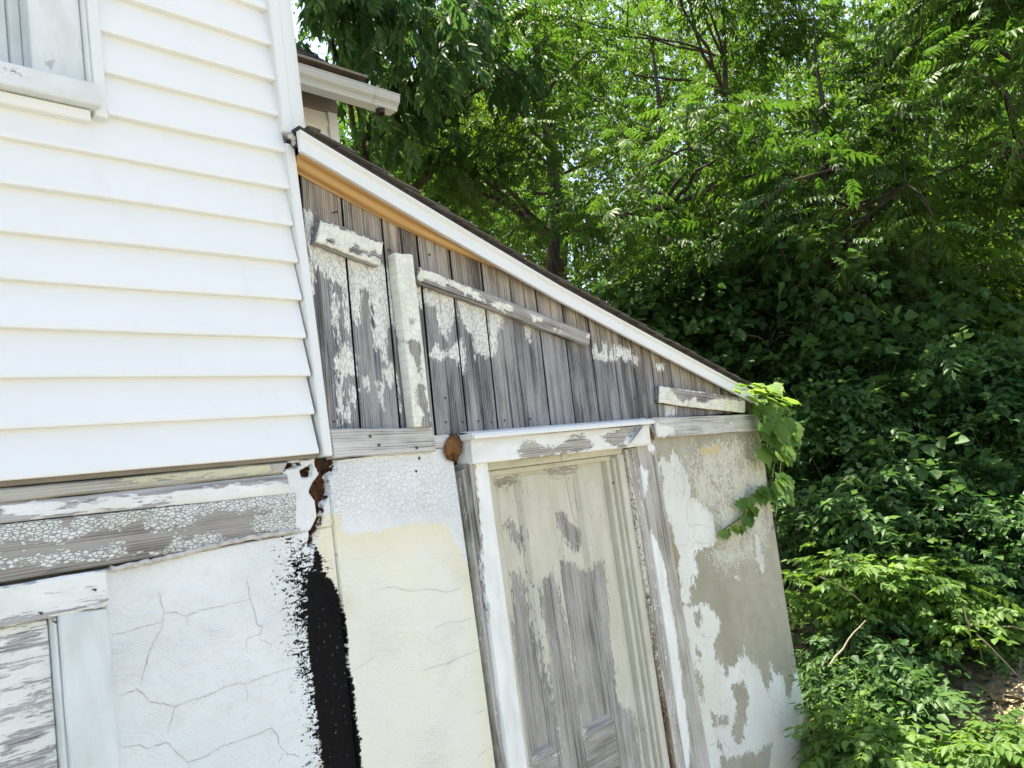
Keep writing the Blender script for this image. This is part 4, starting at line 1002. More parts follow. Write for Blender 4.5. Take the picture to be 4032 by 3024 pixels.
# hairline cracks traced over the stucco, laid on as thin darker ribbons
M['crack'] = m_plain('crack_ribbon', (0.47, 0.47, 0.445), 0.95, 0.3, 40)
def cracks_on(parent, paths, yf, w0=0.0011):
    rs = np.random.default_rng(77)
    for pts in paths:
        P = [np.array(p) for p in pts]
        out = [P[0]]
        for a, b in zip(P[:-1], P[1:]):
            n_ = max(2, int(np.linalg.norm(b - a) / 0.008))
            for t_ in np.linspace(0, 1, n_ + 1)[1:]: out.append(a * (1 - t_) + b * t_ + rs.normal(0, 0.0013, 2) * (t_ < 1))
        out = np.array(out)
        T = np.gradient(out, axis=0); N = np.stack([-T[:, 1], T[:, 0]], -1); N /= np.linalg.norm(N, axis=1)[:, None] + 1e-9
        w = w0 * (0.45 + rs.random(len(out))) * np.clip(np.minimum(np.arange(len(out)), np.arange(len(out))[::-1]) / 4 + 0.25, 0, 1)
        A, B = out + N * w[:, None], out - N * w[:, None]
        V = np.vstack([np.stack([Q[:, 0], yf(Q[:, 0], Q[:, 1]), Q[:, 1]], -1) for Q in (A, B)])
        n_ = len(out)
        raw('crack', V, [[i, i + 1, n_ + i + 1, n_ + i] for i in range(n_ - 1)], M['crack'], parent)
yl = lambda X, Z: 0.034 + recess(X, Z) - 0.0012
ym = lambda X, Z: 0.030 + recess(X, Z) - 0.0012
cracks_on(house, [R3(p) for p in (
    [(980, 545), (1005, 600), (1028, 695), (1100, 688), (1160, 715), (1175, 712), (1240, 680), (1400, 650), (1530, 618), (1580, 608)], [(1028, 695), (1020, 750), (900, 780), (800, 812), (705, 832)],
    [(1020, 750), (1010, 800), (960, 880), (930, 960), (905, 1050), (880, 1140)], [(740, 1215), (860, 1168), (905, 1205), (935, 1245), (1040, 1265), (1100, 1280), (1190, 1240), (1300, 1210), (1400, 1160), (1480, 1135), (1540, 1135), (1640, 1090), (1760, 1055), (1865, 1028), (1920, 1010)],
    [(1540, 480), (1560, 600), (1590, 690), (1610, 770), (1640, 780), (1620, 830), (1545, 855), (1545, 940)], [(1620, 855), (1660, 870), (1690, 890), (1715, 883)], [(1530, 1140), (1548, 1200), (1545, 1250)], [(1475, 1080), (1482, 1135)],
    [(760, 1535), (870, 1515), (930, 1540), (1040, 1500), (1110, 1570), (1180, 1625), (1290, 1590), (1400, 1520), (1480, 1500), (1600, 1455), (1695, 1412), (1730, 1450), (1750, 1520), (1790, 1570), (1870, 1590)], [(1100, 1280), (1075, 1360), (1050, 1440)],
    [(1180, 1625), (1180, 1700)], [(1775, 1565), (1740, 1640)], [(1175, 712), (1172, 780)])], yl, 0.0009)
cracks_on(shed, [R6(p) for p in (
    [(440, 550), (560, 530), (640, 560), (760, 545), (880, 565), (975, 535)], [(800, 790), (880, 755), (960, 745), (1040, 725)], [(710, 1060), (800, 1030), (900, 1000), (1010, 950), (1110, 915)], [(300, 1060), (340, 1030), (440, 960)],
    [(1050, 1320), (1090, 1305), (1165, 1280)], [(1070, 1620), (1085, 1580), (1130, 1540), (1200, 1525)], [(960, 340), (1000, 330), (1040, 315)])], ym, 0.0007)
cracks_on(shed, [R7(p) for p in ([(640, 900), (645, 960), (640, 1010), (655, 1060), (650, 1110)], [(655, 1060), (720, 1050), (790, 1070)], [(700, 1150), (720, 1170), (800, 1165)], [(560, 1190), (640, 1170), (655, 1110)])], lambda X, Z: 0.030 + bulge(X, Z) - 0.0012, 0.0009)

# ================================================================== ground
def m_ground():
    m = NT('forest_floor')
    co = m.n('TexCoord').outputs['Object']
    a = m.noise(co, 0.7, 4, 0.6); b_ = m.noise(co, 9, 4, 0.65); c_ = m.vor(co, 32, 'F1', 'Color')
    s_ = m.n('SeparateColor'); m.set(s_.inputs[0], c_)
    soil = m.mix(b_, (0.13, 0.10, 0.065), (0.38, 0.32, 0.22))
    soil = m.mix(m.math('MULTIPLY', s_.outputs[0], 0.5), soil, (0.42, 0.36, 0.25))
    green = m.mix(b_, (0.04, 0.085, 0.018), (0.11, 0.17, 0.04))
    dist = m.n('VectorMath', operation='DISTANCE'); m.set(dist.inputs[0], co); dist.inputs[1].default_value = (-3.0, -6.0, ZG)
    bounce_area = m.rng(dist.outputs['Value'], 6.0, 8.0, 1.0, 0.0)
    col = m.mix(m.rng(a, 0.62, 0.72), soil, green)
    bounce_grey = m.mix(b_, (0.13, 0.13, 0.125), (0.22, 0.22, 0.215))  # unseen neutral grey ground, added to tone down coloured bounce on the walls
    col = m.mix(bounce_area, col, bounce_grey)
    return m.out(col, 0.95, m.bump(m.math('ADD', b_, s_.outputs[1]), 0.8, 0.03), 0.15)
def ground_z(x, y):
    r_ = np.hypot(x - CAM[0], y - CAM[1])
    w = np.clip((r_ - 4) / 20, 0, 1)
    return ZG - 0.06 + 0.05 * np.sin(x * 0.9 + 1) * np.cos(y * 0.8) + w * (0.5 * np.sin(x * 0.13 + 0.4) + 0.4 * np.cos(y * 0.11)) + 0.46 * (lambda t: t * t * (3 - 2 * t))(np.clip((x - 3.15) / 1.6, 0, 1)) - 0.08
rr = np.concatenate([np.linspace(0, 14, 57), np.geomspace(15, 900, 34)])
th = np.linspace(0, 2 * math.pi, 97)[:-1]
R_g, T_g = np.meshgrid(rr, th, indexing='ij')
Xg, Yg = CAM[0] + R_g * np.cos(T_g), CAM[1] + R_g * np.sin(T_g)
Vg = np.stack([Xg, Yg, ground_z(Xg, Yg)], -1).reshape(-1, 3)
ig = np.arange(R_g.size).reshape(R_g.shape)
Fg = np.stack([ig[:-1], ig[1:], np.roll(ig, -1, 1)[1:], np.roll(ig, -1, 1)[:-1]], -1).reshape(-1, 4)
tag(raw('ground', Vg, Fg[:, ::-1].copy(), m_ground(), None, True), kind='structure')

# ================================================================== foliage
def m_leaf(name, a, b_, trans=0.5, gloss=0.5, tcol=1.4):
    m = NT(name)
    rnd = m.attr('rnd')
    co = m.n('TexCoord').outputs['Object']
    patch = m.noise(co, 1.1, 2, 0.5)
    f = m.math('ADD', m.math('MULTIPLY', rnd, 0.75), m.math('MULTIPLY', m.math('SUBTRACT', patch, 0.5), 0.9), clamp=True)
    c = m.mix(f, a, b_)
    m.set(m.b.inputs['Base Color'], c)
    m.b.inputs['Roughness'].default_value = gloss
    m.b.inputs['Specular IOR Level'].default_value = 0.28
    tr = m.n('BsdfTranslucent')
    hs = m.n('HueSaturation'); hs.inputs['Hue'].default_value = 0.478; hs.inputs['Saturation'].default_value = 1.15; hs.inputs['Value'].default_value = tcol
    m.set(hs.inputs['Color'], c)
    m.set(tr.inputs['Color'], hs.outputs[0])
    mx = m.n('MixShader'); mx.inputs[0].default_value = trans
    outn = m.t.nodes['Material Output']
    m.t.links.new(m.b.outputs[0], mx.inputs[1]); m.t.links.new(tr.outputs[0], mx.inputs[2]); m.t.links.new(mx.outputs[0], outn.inputs[0])
    return m.mat
L = {}
L['walnut'] = m_leaf('pinnate_leaves', (0.030, 0.086, 0.018), (0.080, 0.170, 0.036), 0.50)
L['bright'] = m_leaf('fine_bright_leaves', (0.052, 0.130, 0.022), (0.125, 0.225, 0.045), 0.52)
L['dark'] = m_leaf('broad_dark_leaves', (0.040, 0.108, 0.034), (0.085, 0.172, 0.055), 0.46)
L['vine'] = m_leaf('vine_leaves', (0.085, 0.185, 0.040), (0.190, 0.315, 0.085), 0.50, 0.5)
L['shrub'] = m_leaf('shrub_leaves', (0.052, 0.130, 0.040), (0.115, 0.215, 0.072), 0.48, 0.45)
L['weed'] = m_leaf('weed_leaves', (0.085, 0.180, 0.040), (0.180, 0.300, 0.080), 0.48, 0.5)
L['far'] = m_leaf('distant_leaves', (0.028, 0.080, 0.020), (0.085, 0.165, 0.040), 0.46)
L['dry'] = m_leaf('dry_litter', (0.22, 0.16, 0.09), (0.46, 0.38, 0.25), 0.2, 0.8, 1.1)
def m_bark():
    m = NT('bark')
    co = m.n('TexCoord').outputs['Object']
    n_ = m.noise(m.map(co, (22, 22, 4)), 1.0, 4, 0.65)
    c = m.ramp(n_, [(0.3, (0.022, 0.019, 0.015)), (0.6, (0.085, 0.073, 0.058)), (0.8, (0.16, 0.145, 0.12))])
    return m.out(c, 0.95, m.bump(n_, 1.0, 0.03), 0.15)
BARK = m_bark()
TWIG = m_plain('pale_dead_twig', (0.38, 0.31, 0.22), 0.9, 0.25, 30)
STEM = m_plain('green_stem', (0.10, 0.13, 0.045), 0.8, 0.25, 30)

def leaf(l=1.0, w=0.42, fold=0.10, curl=0.12):
    V = np.array([(0, 0, 0), (0.28 * l, w * l * 0.92, fold * l), (0.66 * l, w * l * 0.62, fold * l * 0.6 - curl * l * 0.4), (l, 0, -curl * l), (0.66 * l, -w * l * 0.62, fold * l * 0.6 - curl * l * 0.4), (0.28 * l, -w * l * 0.92, fold * l)])
    V[:, 1] *= 0.55
    return V, np.array([(0, 3, 2, 1), (0, 5, 4, 3)])
def lobed(l=1.0):
    """grape-like leaf: toothed, folded along the midrib"""
    half = [(0.02, 0.10), (-0.10, 0.30), (0.10, 0.46), (0.22, 0.44), (0.36, 0.56), (0.52, 0.36), (0.66, 0.34), (0.74, 0.20), (1.0, 0.0)]
    V = [(0, 0, 0), (0.35, 0, 0.0), (0.7, 0, -0.04), (1.0, 0, -0.14)]
    F = []
    for sgn in (1, -1):
        st = len(V)
        for x, y in half[:-1]: V.append((x, sgn * y, 0.10 * y - 0.10 * max(0, x - 0.4) ** 2 - 0.16 * y * y + 0.02 * sin(9 * x)))
        n_ = st
        tri = [(0, n_, n_ + 1, 1), (1, n_ + 1, n_ + 2, n_ + 3), (1, n_ + 3, n_ + 4, 2), (2, n_ + 4, n_ + 5, n_ + 6), (2, n_ + 6, n_ + 7, 3)]
        F += [t if sgn < 0 else t[::-1] for t in tri]
    return np.array(V) * l, np.array(F)
def frond(n, l, ll, w=0.36, droop=0.35, ang=62, seed=0):
    """pinnate leaf: n pairs of leaflets along a drooping rachis"""
    rs = np.random.default_rng(seed)
    Vs, Fs, o = [], [], 0
    lv, lf = leaf(1.0, w * 2, 0.05, 0.22)
    for i in range(n + 1):
        t = (i + 0.6) / (n + 0.6)
        px_, pz_ = l * t * (1 - 0.12 * t), -droop * l * t * t
        for sgn in ((1, -1) if i < n else (0,)):
            a_ = radians(ang * (1 - 0.25 * t)) * sgn + rs.normal(0, 0.10)
            s_ = ll * (0.75 + 0.5 * sin(math.pi * min(t, 0.95))) * rs.uniform(0.88, 1.08)
            hang = 0.26 + rs.normal(0, 0.20) + 0.8 * droop * t
            ca, sa, ch, sh = cos(a_), sin(a_), cos(hang), sin(hang)
            v = lv * s_
            v2 = np.stack([v[:, 0] * ch + v[:, 2] * sh, v[:, 1], -v[:, 0] * sh + v[:, 2] * ch], -1)
            v3 = np.stack([v2[:, 0] * ca - v2[:, 1] * sa, v2[:, 0] * sa + v2[:, 1] * ca, v2[:, 2]], -1) + np.array([px_, 0, pz_])
            Vs.append(v3); Fs.append(lf + o); o += len(v3)
    V = np.vstack(Vs)
    rach = np.array([(0, 0.003, 0), (l, 0.002, -droop * l), (l, -0.002, -droop * l), (0, -0.003, 0)])
    return np.vstack([V, rach]), np.vstack(Fs + [np.array([[o, o + 1, o + 2, o + 3]])])
def spray(n, l, ll, w=0.5, seed=0, kind='alt'):
    """twig with n simple leaves"""
    rs = np.random.default_rng(seed)
    Vs, Fs, o = [], [], 0
    lv, lf = leaf(1.0, w * 2, 0.06, 0.16)
    for i in range(n):
        t = (i + 0.5) / n
        a_ = (1 if i % 2 else -1) * radians(rs.uniform(35, 75)) * (1 - 0.5 * (t > 0.9))
        s_ = ll * rs.uniform(0.65, 1.15)
        pit = rs.normal(0.30, 0.35); rol = rs.normal(0, 0.4)
        v = lv * s_
        y_, z_ = v[:, 1] * cos(rol) - v[:, 2] * sin(rol), v[:, 1] * sin(rol) + v[:, 2] * cos(rol)
        x_ = v[:, 0] * cos(pit) + z_ * sin(pit); z_ = -v[:, 0] * sin(pit) + z_ * cos(pit)
        X_ = x_ * cos(a_) - y_ * sin(a_); Y_ = x_ * sin(a_) + y_ * cos(a_)
        Vs.append(np.stack([X_ + l * t, Y_ + rs.normal(0, 0.06) * l, z_ - 0.25 * l * t * t + rs.normal(0, 0.06) * l], -1)); Fs.append(lf + o); o += len(v)
    V = np.vstack(Vs)
    st = np.array([(0, 0.003, 0), (l, 0.002, -0.25 * l), (l, -0.002, -0.25 * l), (0, -0.003, 0)])
    return np.vstack([V, st]), np.vstack(Fs + [np.array([[o, o + 1, o + 2, o + 3]])])
def scatter(templates, pos, yaw, pitch, roll, scale, rs):
    """place a random template at every position -> vertices, quads, per-vertex random"""
    which = rs.integers(0, len(templates), len(pos))
    Vs, Fs, Rs, o = [], [], [], 0
    for k_, (tv, tf) in enumerate(templates):
        sel = np.where(which == k_)[0]
        if not len(sel): continue
        cy, sy, cp, sp, cr, sr = [f(a[sel]) for a in (yaw, pitch, roll) for f in (np.cos, np.sin)]
        # R = Rz(yaw) Ry(pitch) Rx(roll)
        Rm = np.empty((len(sel), 3, 3))
        Rm[:, 0, 0] = cy * cp; Rm[:, 0, 1] = cy * sp * sr - sy * cr; Rm[:, 0, 2] = cy * sp * cr + sy * sr
        Rm[:, 1, 0] = sy * cp; Rm[:, 1, 1] = sy * sp * sr + cy * cr; Rm[:, 1, 2] = sy * sp * cr - cy * sr
        Rm[:, 2, 0] = -sp; Rm[:, 2, 1] = cp * sr; Rm[:, 2, 2] = cp * cr
        V = np.einsum('nij,mj->nmi', Rm, tv) * scale[sel][:, None, None] + pos[sel][:, None, :]
        F = tf[None] + (np.arange(len(sel)) * len(tv))[:, None, None] + o
        Vs.append(V.reshape(-1, 3)); Fs.append(F.reshape(-1, 4))
        base = rs.random(len(sel))
        nl = len(tv) // 6 + 1
        fine = np.repeat(rs.random((len(sel), nl)), 6, axis=1)[:, :len(tv)]
        Rs.append((0.6 * base[:, None] + 0.4 * fine).ravel()); o += len(sel) * len(tv)
    return np.vstack(Vs), np.vstack(Fs), np.concatenate(Rs)
T_WALNUT = [frond(7, 0.36, 0.078, 0.19, d_, 62, s_) for s_, d_ in enumerate((0.10, 0.22, 0.38))]
T_LONG = [frond(5, 0.26, 0.115, 0.20, 0.5, 42, s_ + 9) for s_ in range(3)]
T_FINE = [spray(11, 0.32, 0.062, 0.32, s_ + 20) for s_ in range(4)]
T_FAR = [spray(10, 0.5, 0.10, 0.36, s_ + 30) for s_ in range(3)]
T_BROAD = [spray(7, 0.28, 0.100, 0.46, s_ + 40) for s_ in range(4)]
T_SHRUB = [spray(8, 0.26, 0.066, 0.33, s_ + 50) for s_ in range(4)] + [frond(4, 0.22, 0.062, 0.24, 0.35, 62, 57)]
T_NEAR = [frond(5, 0.22, 0.050, 0.24, 0.25, 62, 61), frond(4, 0.18, 0.054, 0.27, 0.15, 60, 62), spray(9, 0.22, 0.050, 0.36, 63), frond(3, 0.15, 0.06, 0.3, 0.1, 60, 64)]
T_WEED = [spray(9, 0.16, 0.055, 0.16, s_ + 70) for s_ in range(3)]

def bend(a, b_, sag, n, rs, wob=0.06):
    a, b_ = np.asarray(a, float), np.asarray(b_, float)
    t = np.linspace(0, 1, n)[:, None]
    P = a * (1 - t) + b_ * t
    P[:, 2] += (4 * t * (1 - t))[:, 0] * sag
    d = np.linalg.norm(b_ - a)
    w = np.cumsum(rs.normal(0, 1, (n, 3)), 0); w -= w[0] + (w[-1] - w[0]) * t
    return P + w * wob * d / n ** 0.5 * 0.6
def crown_leaves(centres, radii, counts, templates, rs, droop=(0.15, 0.5), flat=0.75, keep=None, smin=0.8, smax=1.25, outward=0.6, origin=None):
    pos, yaw, pit = [], [], []
    for c_, r_, n_ in zip(centres, radii, counts):
        d = rs.normal(0, 1, (n_, 3)); d /= np.linalg.norm(d, axis=1)[:, None] + 1e-9
        rad = r_ * rs.random(n_) ** 0.45
        p = d * rad[:, None]; p[:, 2] *= flat
        pos.append(np.asarray(c_) + p)
        yy = np.arctan2(d[:, 1], d[:, 0])
        yaw.append(np.where(rs.random(n_) < outward, yy + rs.normal(0, 0.5, n_), rs.random(n_) * 6.283))
        pit.append(rs.uniform(droop[0], droop[1], n_) - 0.25 * d[:, 2])
    pos, yaw, pit = np.vstack(pos), np.concatenate(yaw), np.concatenate(pit)
    if keep is not None:
        k_ = keep(pos); pos, yaw, pit = pos[k_], yaw[k_], pit[k_]
    n_ = len(pos)
    return scatter(templates, pos, yaw, pit, rs.normal(0, 0.30, n_), rs.uniform(smin, smax, n_), rs)
def clear_of_buildings(p):
    """no foliage inside the house, the wing or the shed"""
    x, y, z = p[:, 0], p[:, 1], p[:, 2]
    a = (x < 0.55) & (y > -0.6) & (y < 5.6) & (z < 7.9)
    b_ = (x < 3.24) & (y > -0.10) & (y < 2.3) & (z < 3.35 - 0.30 * np.clip(x, 0, 3.4))
    c_ = (x < GX1 + 0.25) & (y > 1.5) & (y < 5.2) & (z < zt + 0.35 + np.clip(y - YG, 0, 3) * SL)
    return ~(a | b_ | c_)
ALL_TREES = []
def tree(name, label, base, top, r0, mat, templates, clumps, per, seed, limbs=12, rc=(0.5, 0.9), droop=(0.15, 0.5), lean=None, keep=None, cat='tree', ext=None, shell=0.5, flat=0.7, smin=0.8, smax=1.25, group=None, shade_canopy=None):
    """trunk from base to top; clumps: number of leaf clumps inside ext = (centre, radii)"""
    rs = np.random.default_rng(seed)
    base, top = np.asarray(base, float), np.asarray(top, float)
    o = empty(name, tuple(base))
    tag(o, label, cat, group)
    H = np.linalg.norm(top - base)
    tp_ = bend(base - np.array([0, 0, 0.15]), top, 0, 14, rs, 0.05)
    tr_ = r0 * (1 - 0.96 * np.linspace(0, 1, 14)); tr_[0] *= 1.35
    V, F = tube(tp_, tr_, 10)
    raw('trunk', V, F, BARK, o, True)
    c0, rad = np.asarray(ext[0], float), np.asarray(ext[1], float)
    d = rs.normal(0, 1, (clumps, 3)); d /= np.linalg.norm(d, axis=1)[:, None]
    cen = c0 + d * rad * (shell + (1 - shell) * rs.random((clumps, 1)))
    if shade_canopy is not None:  # extra unseen clumps overhead, added to shade the foliage below
        d2 = rs.normal(0, 1, (shade_canopy[2], 3)); d2 /= np.linalg.norm(d2, axis=1)[:, None]
        cen = np.vstack([cen, np.asarray(shade_canopy[0]) + d2 * np.asarray(shade_canopy[1]) * (0.2 + 0.8 * rs.random((shade_canopy[2], 1)))])
    cen = cen[clear_of_buildings(cen)]
    # limbs run from the trunk to a spread of clumps, twigs from limbs to the rest
    ends = cen[rs.permutation(len(cen))[:limbs]]
    parts, nodes = [], [tp_[5:]]
    for e in ends:
        k_ = np.argmin(np.linalg.norm(tp_[4:] - (e - np.array([0, 0, 0.35 * np.linalg.norm(e[:2] - tp_[7][:2])])), axis=1)) + 4
        P = bend(tp_[k_], e, 0.06 * np.linalg.norm(e - tp_[k_]), 9, rs, 0.10)
        r_ = tr_[k_] * 0.62
        pv = tube(P, np.linspace(r_, 0.010, 9), 7)
        ob = raw('limb', pv[0], pv[1], BARK, o, True)
        nodes.append(P[3:])
    nodes = np.vstack(nodes)
    for c_ in cen:
        k_ = np.argmin(np.linalg.norm(nodes - c_, axis=1))
        if np.linalg.norm(nodes[k_] - c_) > 0.08:
            P = bend(nodes[k_], c_, 0.05, 5, rs, 0.12); parts.append(tube(P, np.linspace(0.014, 0.004, 5), 5))
        for q_ in range(3):
            e = c_ + rs.normal(0, 0.45, 3) * rc[1]
            parts.append(tube(bend(c_, e, 0.03, 4, rs, 0.1), np.linspace(0.006, 0.002, 4), 4))
    if parts:
        V, F = joinvf(parts)
        tag(raw('twigs', V, F, BARK, o, True), kind='stuff')
    kp = (lambda p: clear_of_buildings(p) & (keep(p) if keep is not None else True))
    V, F, R_ = crown_leaves(cen, rs.uniform(rc[0], rc[1], len(cen)), [int(per * rs.uniform(0.6, 1.4)) for _ in cen], templates, rs, droop, flat, kp, smin, smax)
    tag(raw('crown', V, F, mat, o, True, {'rnd': R_}), kind='stuff')
    ALL_TREES.append((name, len(F)))
    return o
S_ = 4032 / 2212
def P2(px, py, d): return at(px * S_, py * S_, d)
def gp(px, d):
    """ground point under a photo column at a horizontal distance"""
    p = P2(px, 1000, d); return np.array([p[0], p[1], float(ground_z(p[0], p[1]))])
def up(px, py, d): return P2(px, py, d)

# --- trees behind the roof, left to right and near to far
WD = dict(rc=(0.32, 0.62), droop=(-0.15, 0.35))
tree('long_leaved_tree', 'dark long-leaved tree hanging over the gutter of the rear wing', gp(760, 9.5), up(800, -250, 9.5), 0.16, L['dark'], T_LONG, 46, 20, 101, 9, (0.35, 0.65), (0.3, 0.9),
     ext=(up(850, 30, 8.6), (2.1, 1.3, 1.4)), shade_canopy=((2.0, 3.5, 8.8), (1.9, 1.9, 0.7), 34))  # upper clumps out of view, added to keep the wing roof in shade
tree('walnut_tree', 'pinnate-leaved tree right of the gutter with two dark crossing limbs', gp(1180, 10.5), up(1130, -100, 10.5), 0.17, L['walnut'], T_WALNUT, 44, 24, 102, 14, ext=(up(1060, 280, 10.0), (1.7, 1.7, 1.9)), shade_canopy=(up(1060, 280, 10.0) + np.array([0.4, 0.9, 4.0]), (1.9, 1.9, 0.8), 12), **WD)
tree('walnut_tree', 'pinnate-leaved tree whose layered fronds hang above the middle of the sloping roof', gp(1420, 8.6), up(1400, 60, 8.6), 0.13, L['walnut'], T_WALNUT, 38, 17, 103, 12, ext=(up(1560, 430, 8.6), (1.6, 1.6, 0.95)), shade_canopy=(up(1560, 430, 8.6) + np.array([0.4, 0.9, 3.9]), (1.9, 1.7, 0.7), 9), **WD)
tree('walnut_tree', 'pinnate-leaved tree with dark fronds at the centre of the greenery', gp(1780, 8.9), up(1760, 40, 8.9), 0.12, L['walnut'], T_WALNUT, 34, 15, 104, 11, ext=(up(1860, 400, 8.8), (1.7, 1.7, 1.0)), shade_canopy=(up(1860, 400, 8.8) + np.array([0.5, 0.8, 3.8]), (1.8, 1.7, 0.7), 7), **WD)
tree('walnut_tree', 'tall pinnate-leaved tree with a thick dark trunk at the right edge', gp(2330, 9.4), up(2170, -160, 9.4), 0.17, L['walnut'], T_WALNUT, 42, 22, 105, 12, ext=(up(2090, 230, 9.2), (1.6, 1.6, 1.5)), shade_canopy=(up(2090, 230, 9.2) + np.array([0.4, 0.9, 3.6]), (1.7, 1.7, 0.7), 9), **WD)
tree('walnut_tree', 'pinnate-leaved tree filling the top middle of the picture', gp(1560, 12.0), up(1560, -60, 12.0), 0.17, L['walnut'], T_WALNUT, 44, 26, 106, 12, ext=(up(1480, 40, 11.6), (2.4, 2.0, 1.4)), **WD)
for i, (px_, py_, d_, rx, rz, lb) in enumerate((
        (1230, 260, 15.0, 2.6, 3.0, 'sunlit fine-leaved tree behind the crossing limbs right of the gutter'),
        (1780, 230, 16.0, 3.0, 3.2, 'sunlit fine-leaved tree in the upper middle right behind the dark fronds'),
        (2020, 620, 14.5, 2.6, 2.4, 'yellow-green fine-leaved tree lit by the sun at the right'),
        (1620, 640, 17.0, 3.0, 2.6, 'fine-leaved tree low behind the sloping roof, centre'),
        (2180, 420, 18.0, 3.0, 3.6, 'tall fine-leaved tree at the far right behind the thick trunk'),
        (930, 420, 16.0, 2.6, 3.0, 'fine-leaved tree behind the rear wing and its gutter'),
        (1720, 720, 10.8, 1.1, 1.0, 'low fine-leaved tree rising just behind the shrub bank, right of the roof end'),
        (1930, 690, 11.2, 1.2, 1.1, 'low fine-leaved tree rising behind the middle of the shrub bank'),
        (2120, 700, 11.0, 1.1, 1.0, 'low fine-leaved tree behind the right end of the shrub bank'),
        (1520, 620, 12.0, 1.3, 1.1, 'low fine-leaved tree seen just over the lower roof slope'))):
    c_ = up(px_, py_, d_)
    tree('fine_leaved_tree', lb, gp(px_ + 20, d_ + 0.4), c_ + np.array([0.2, 0.2, rz * 0.9]), 0.15, L['bright'], T_FINE, 70, 34, 200 + i, 12, (0.5, 0.9), ext=(c_, (rx, rx, rz)), shell=0.35, smin=1.0, smax=1.5)
for i, (px_, py_, d_, rx, rz, lb) in enumerate((
        (1450, 690, 8.6, 0.9, 0.8, 'broad-leaved sapling just behind the roof slope with dark heart-shaped leaves'),
        (1650, 680, 8.8, 1.0, 0.9, 'broad-leaved sapling behind the low end of the roof'),
        (1880, 720, 9.4, 1.1, 0.9, 'dark broad-leaved sapling above the tangle of shrubs, right of the roof'))):
    c_ = up(px_, py_, d_)
    tree('broad_leaved_sapling', lb, gp(px_, d_), c_ + np.array([0, 0, rz * 0.7]), 0.05, L['dark'], T_BROAD, 34, 22, 260 + i, 8, (0.35, 0.6), ext=(c_, (rx, rx, rz)), shell=0.2)

# --- shrub bank: each bush its own thing
def bush(label, c, r, mat, templates, n, seed, name='leafy_bush', stems=7, droop=(-0.1, 0.5), smin=0.8, smax=1.3, flat=1.0, clumps=12, rcl=0.42, group=None):
    rs = np.random.default_rng(seed)
    c, r = np.asarray(c, float), np.asarray(r, float)
    gz = float(ground_z(c[0], c[1]))
    o = empty(name, (c[0], c[1], gz))
    tag(o, label, 'bush', group)
    d = rs.normal(0, 1, (clumps, 3)); d /= np.linalg.norm(d, axis=1)[:, None]
    cen = c + d * r * (0.35 + 0.65 * rs.random((clumps, 1)))
    cen[:, 2] = np.maximum(cen[:, 2], gz + 0.12)
    cen = cen[clear_of_buildings(cen)]
    parts = []
    for k_, e in enumerate(cen):
        b0 = np.array([c[0] + rs.normal(0, 0.12), c[1] + rs.normal(0, 0.12), gz - 0.05])
        parts.append(tube(bend(b0, e, 0.10, 7, rs, 0.12), np.linspace(0.012, 0.003, 7), 5))
    if parts:
        V, F = joinvf(parts); tag(raw('stems', V, F, STEM if seed % 2 else BARK, o, True), kind='stuff')
    kp = lambda p: clear_of_buildings(p) & (p[:, 2] > ground_z(p[:, 0], p[:, 1]) + 0.04)
    V, F, R_ = crown_leaves(cen, np.full(len(cen), rcl) * r.mean(), [max(4, int(n / clumps * rs.uniform(0.6, 1.4)))] * len(cen), templates, rs, droop, flat, kp, smin, smax, 0.7)
    tag(raw('foliage', V, F, mat, o, True, {'rnd': R_}), kind='stuff')
    ALL_TREES.append((name, len(F)))
    return o
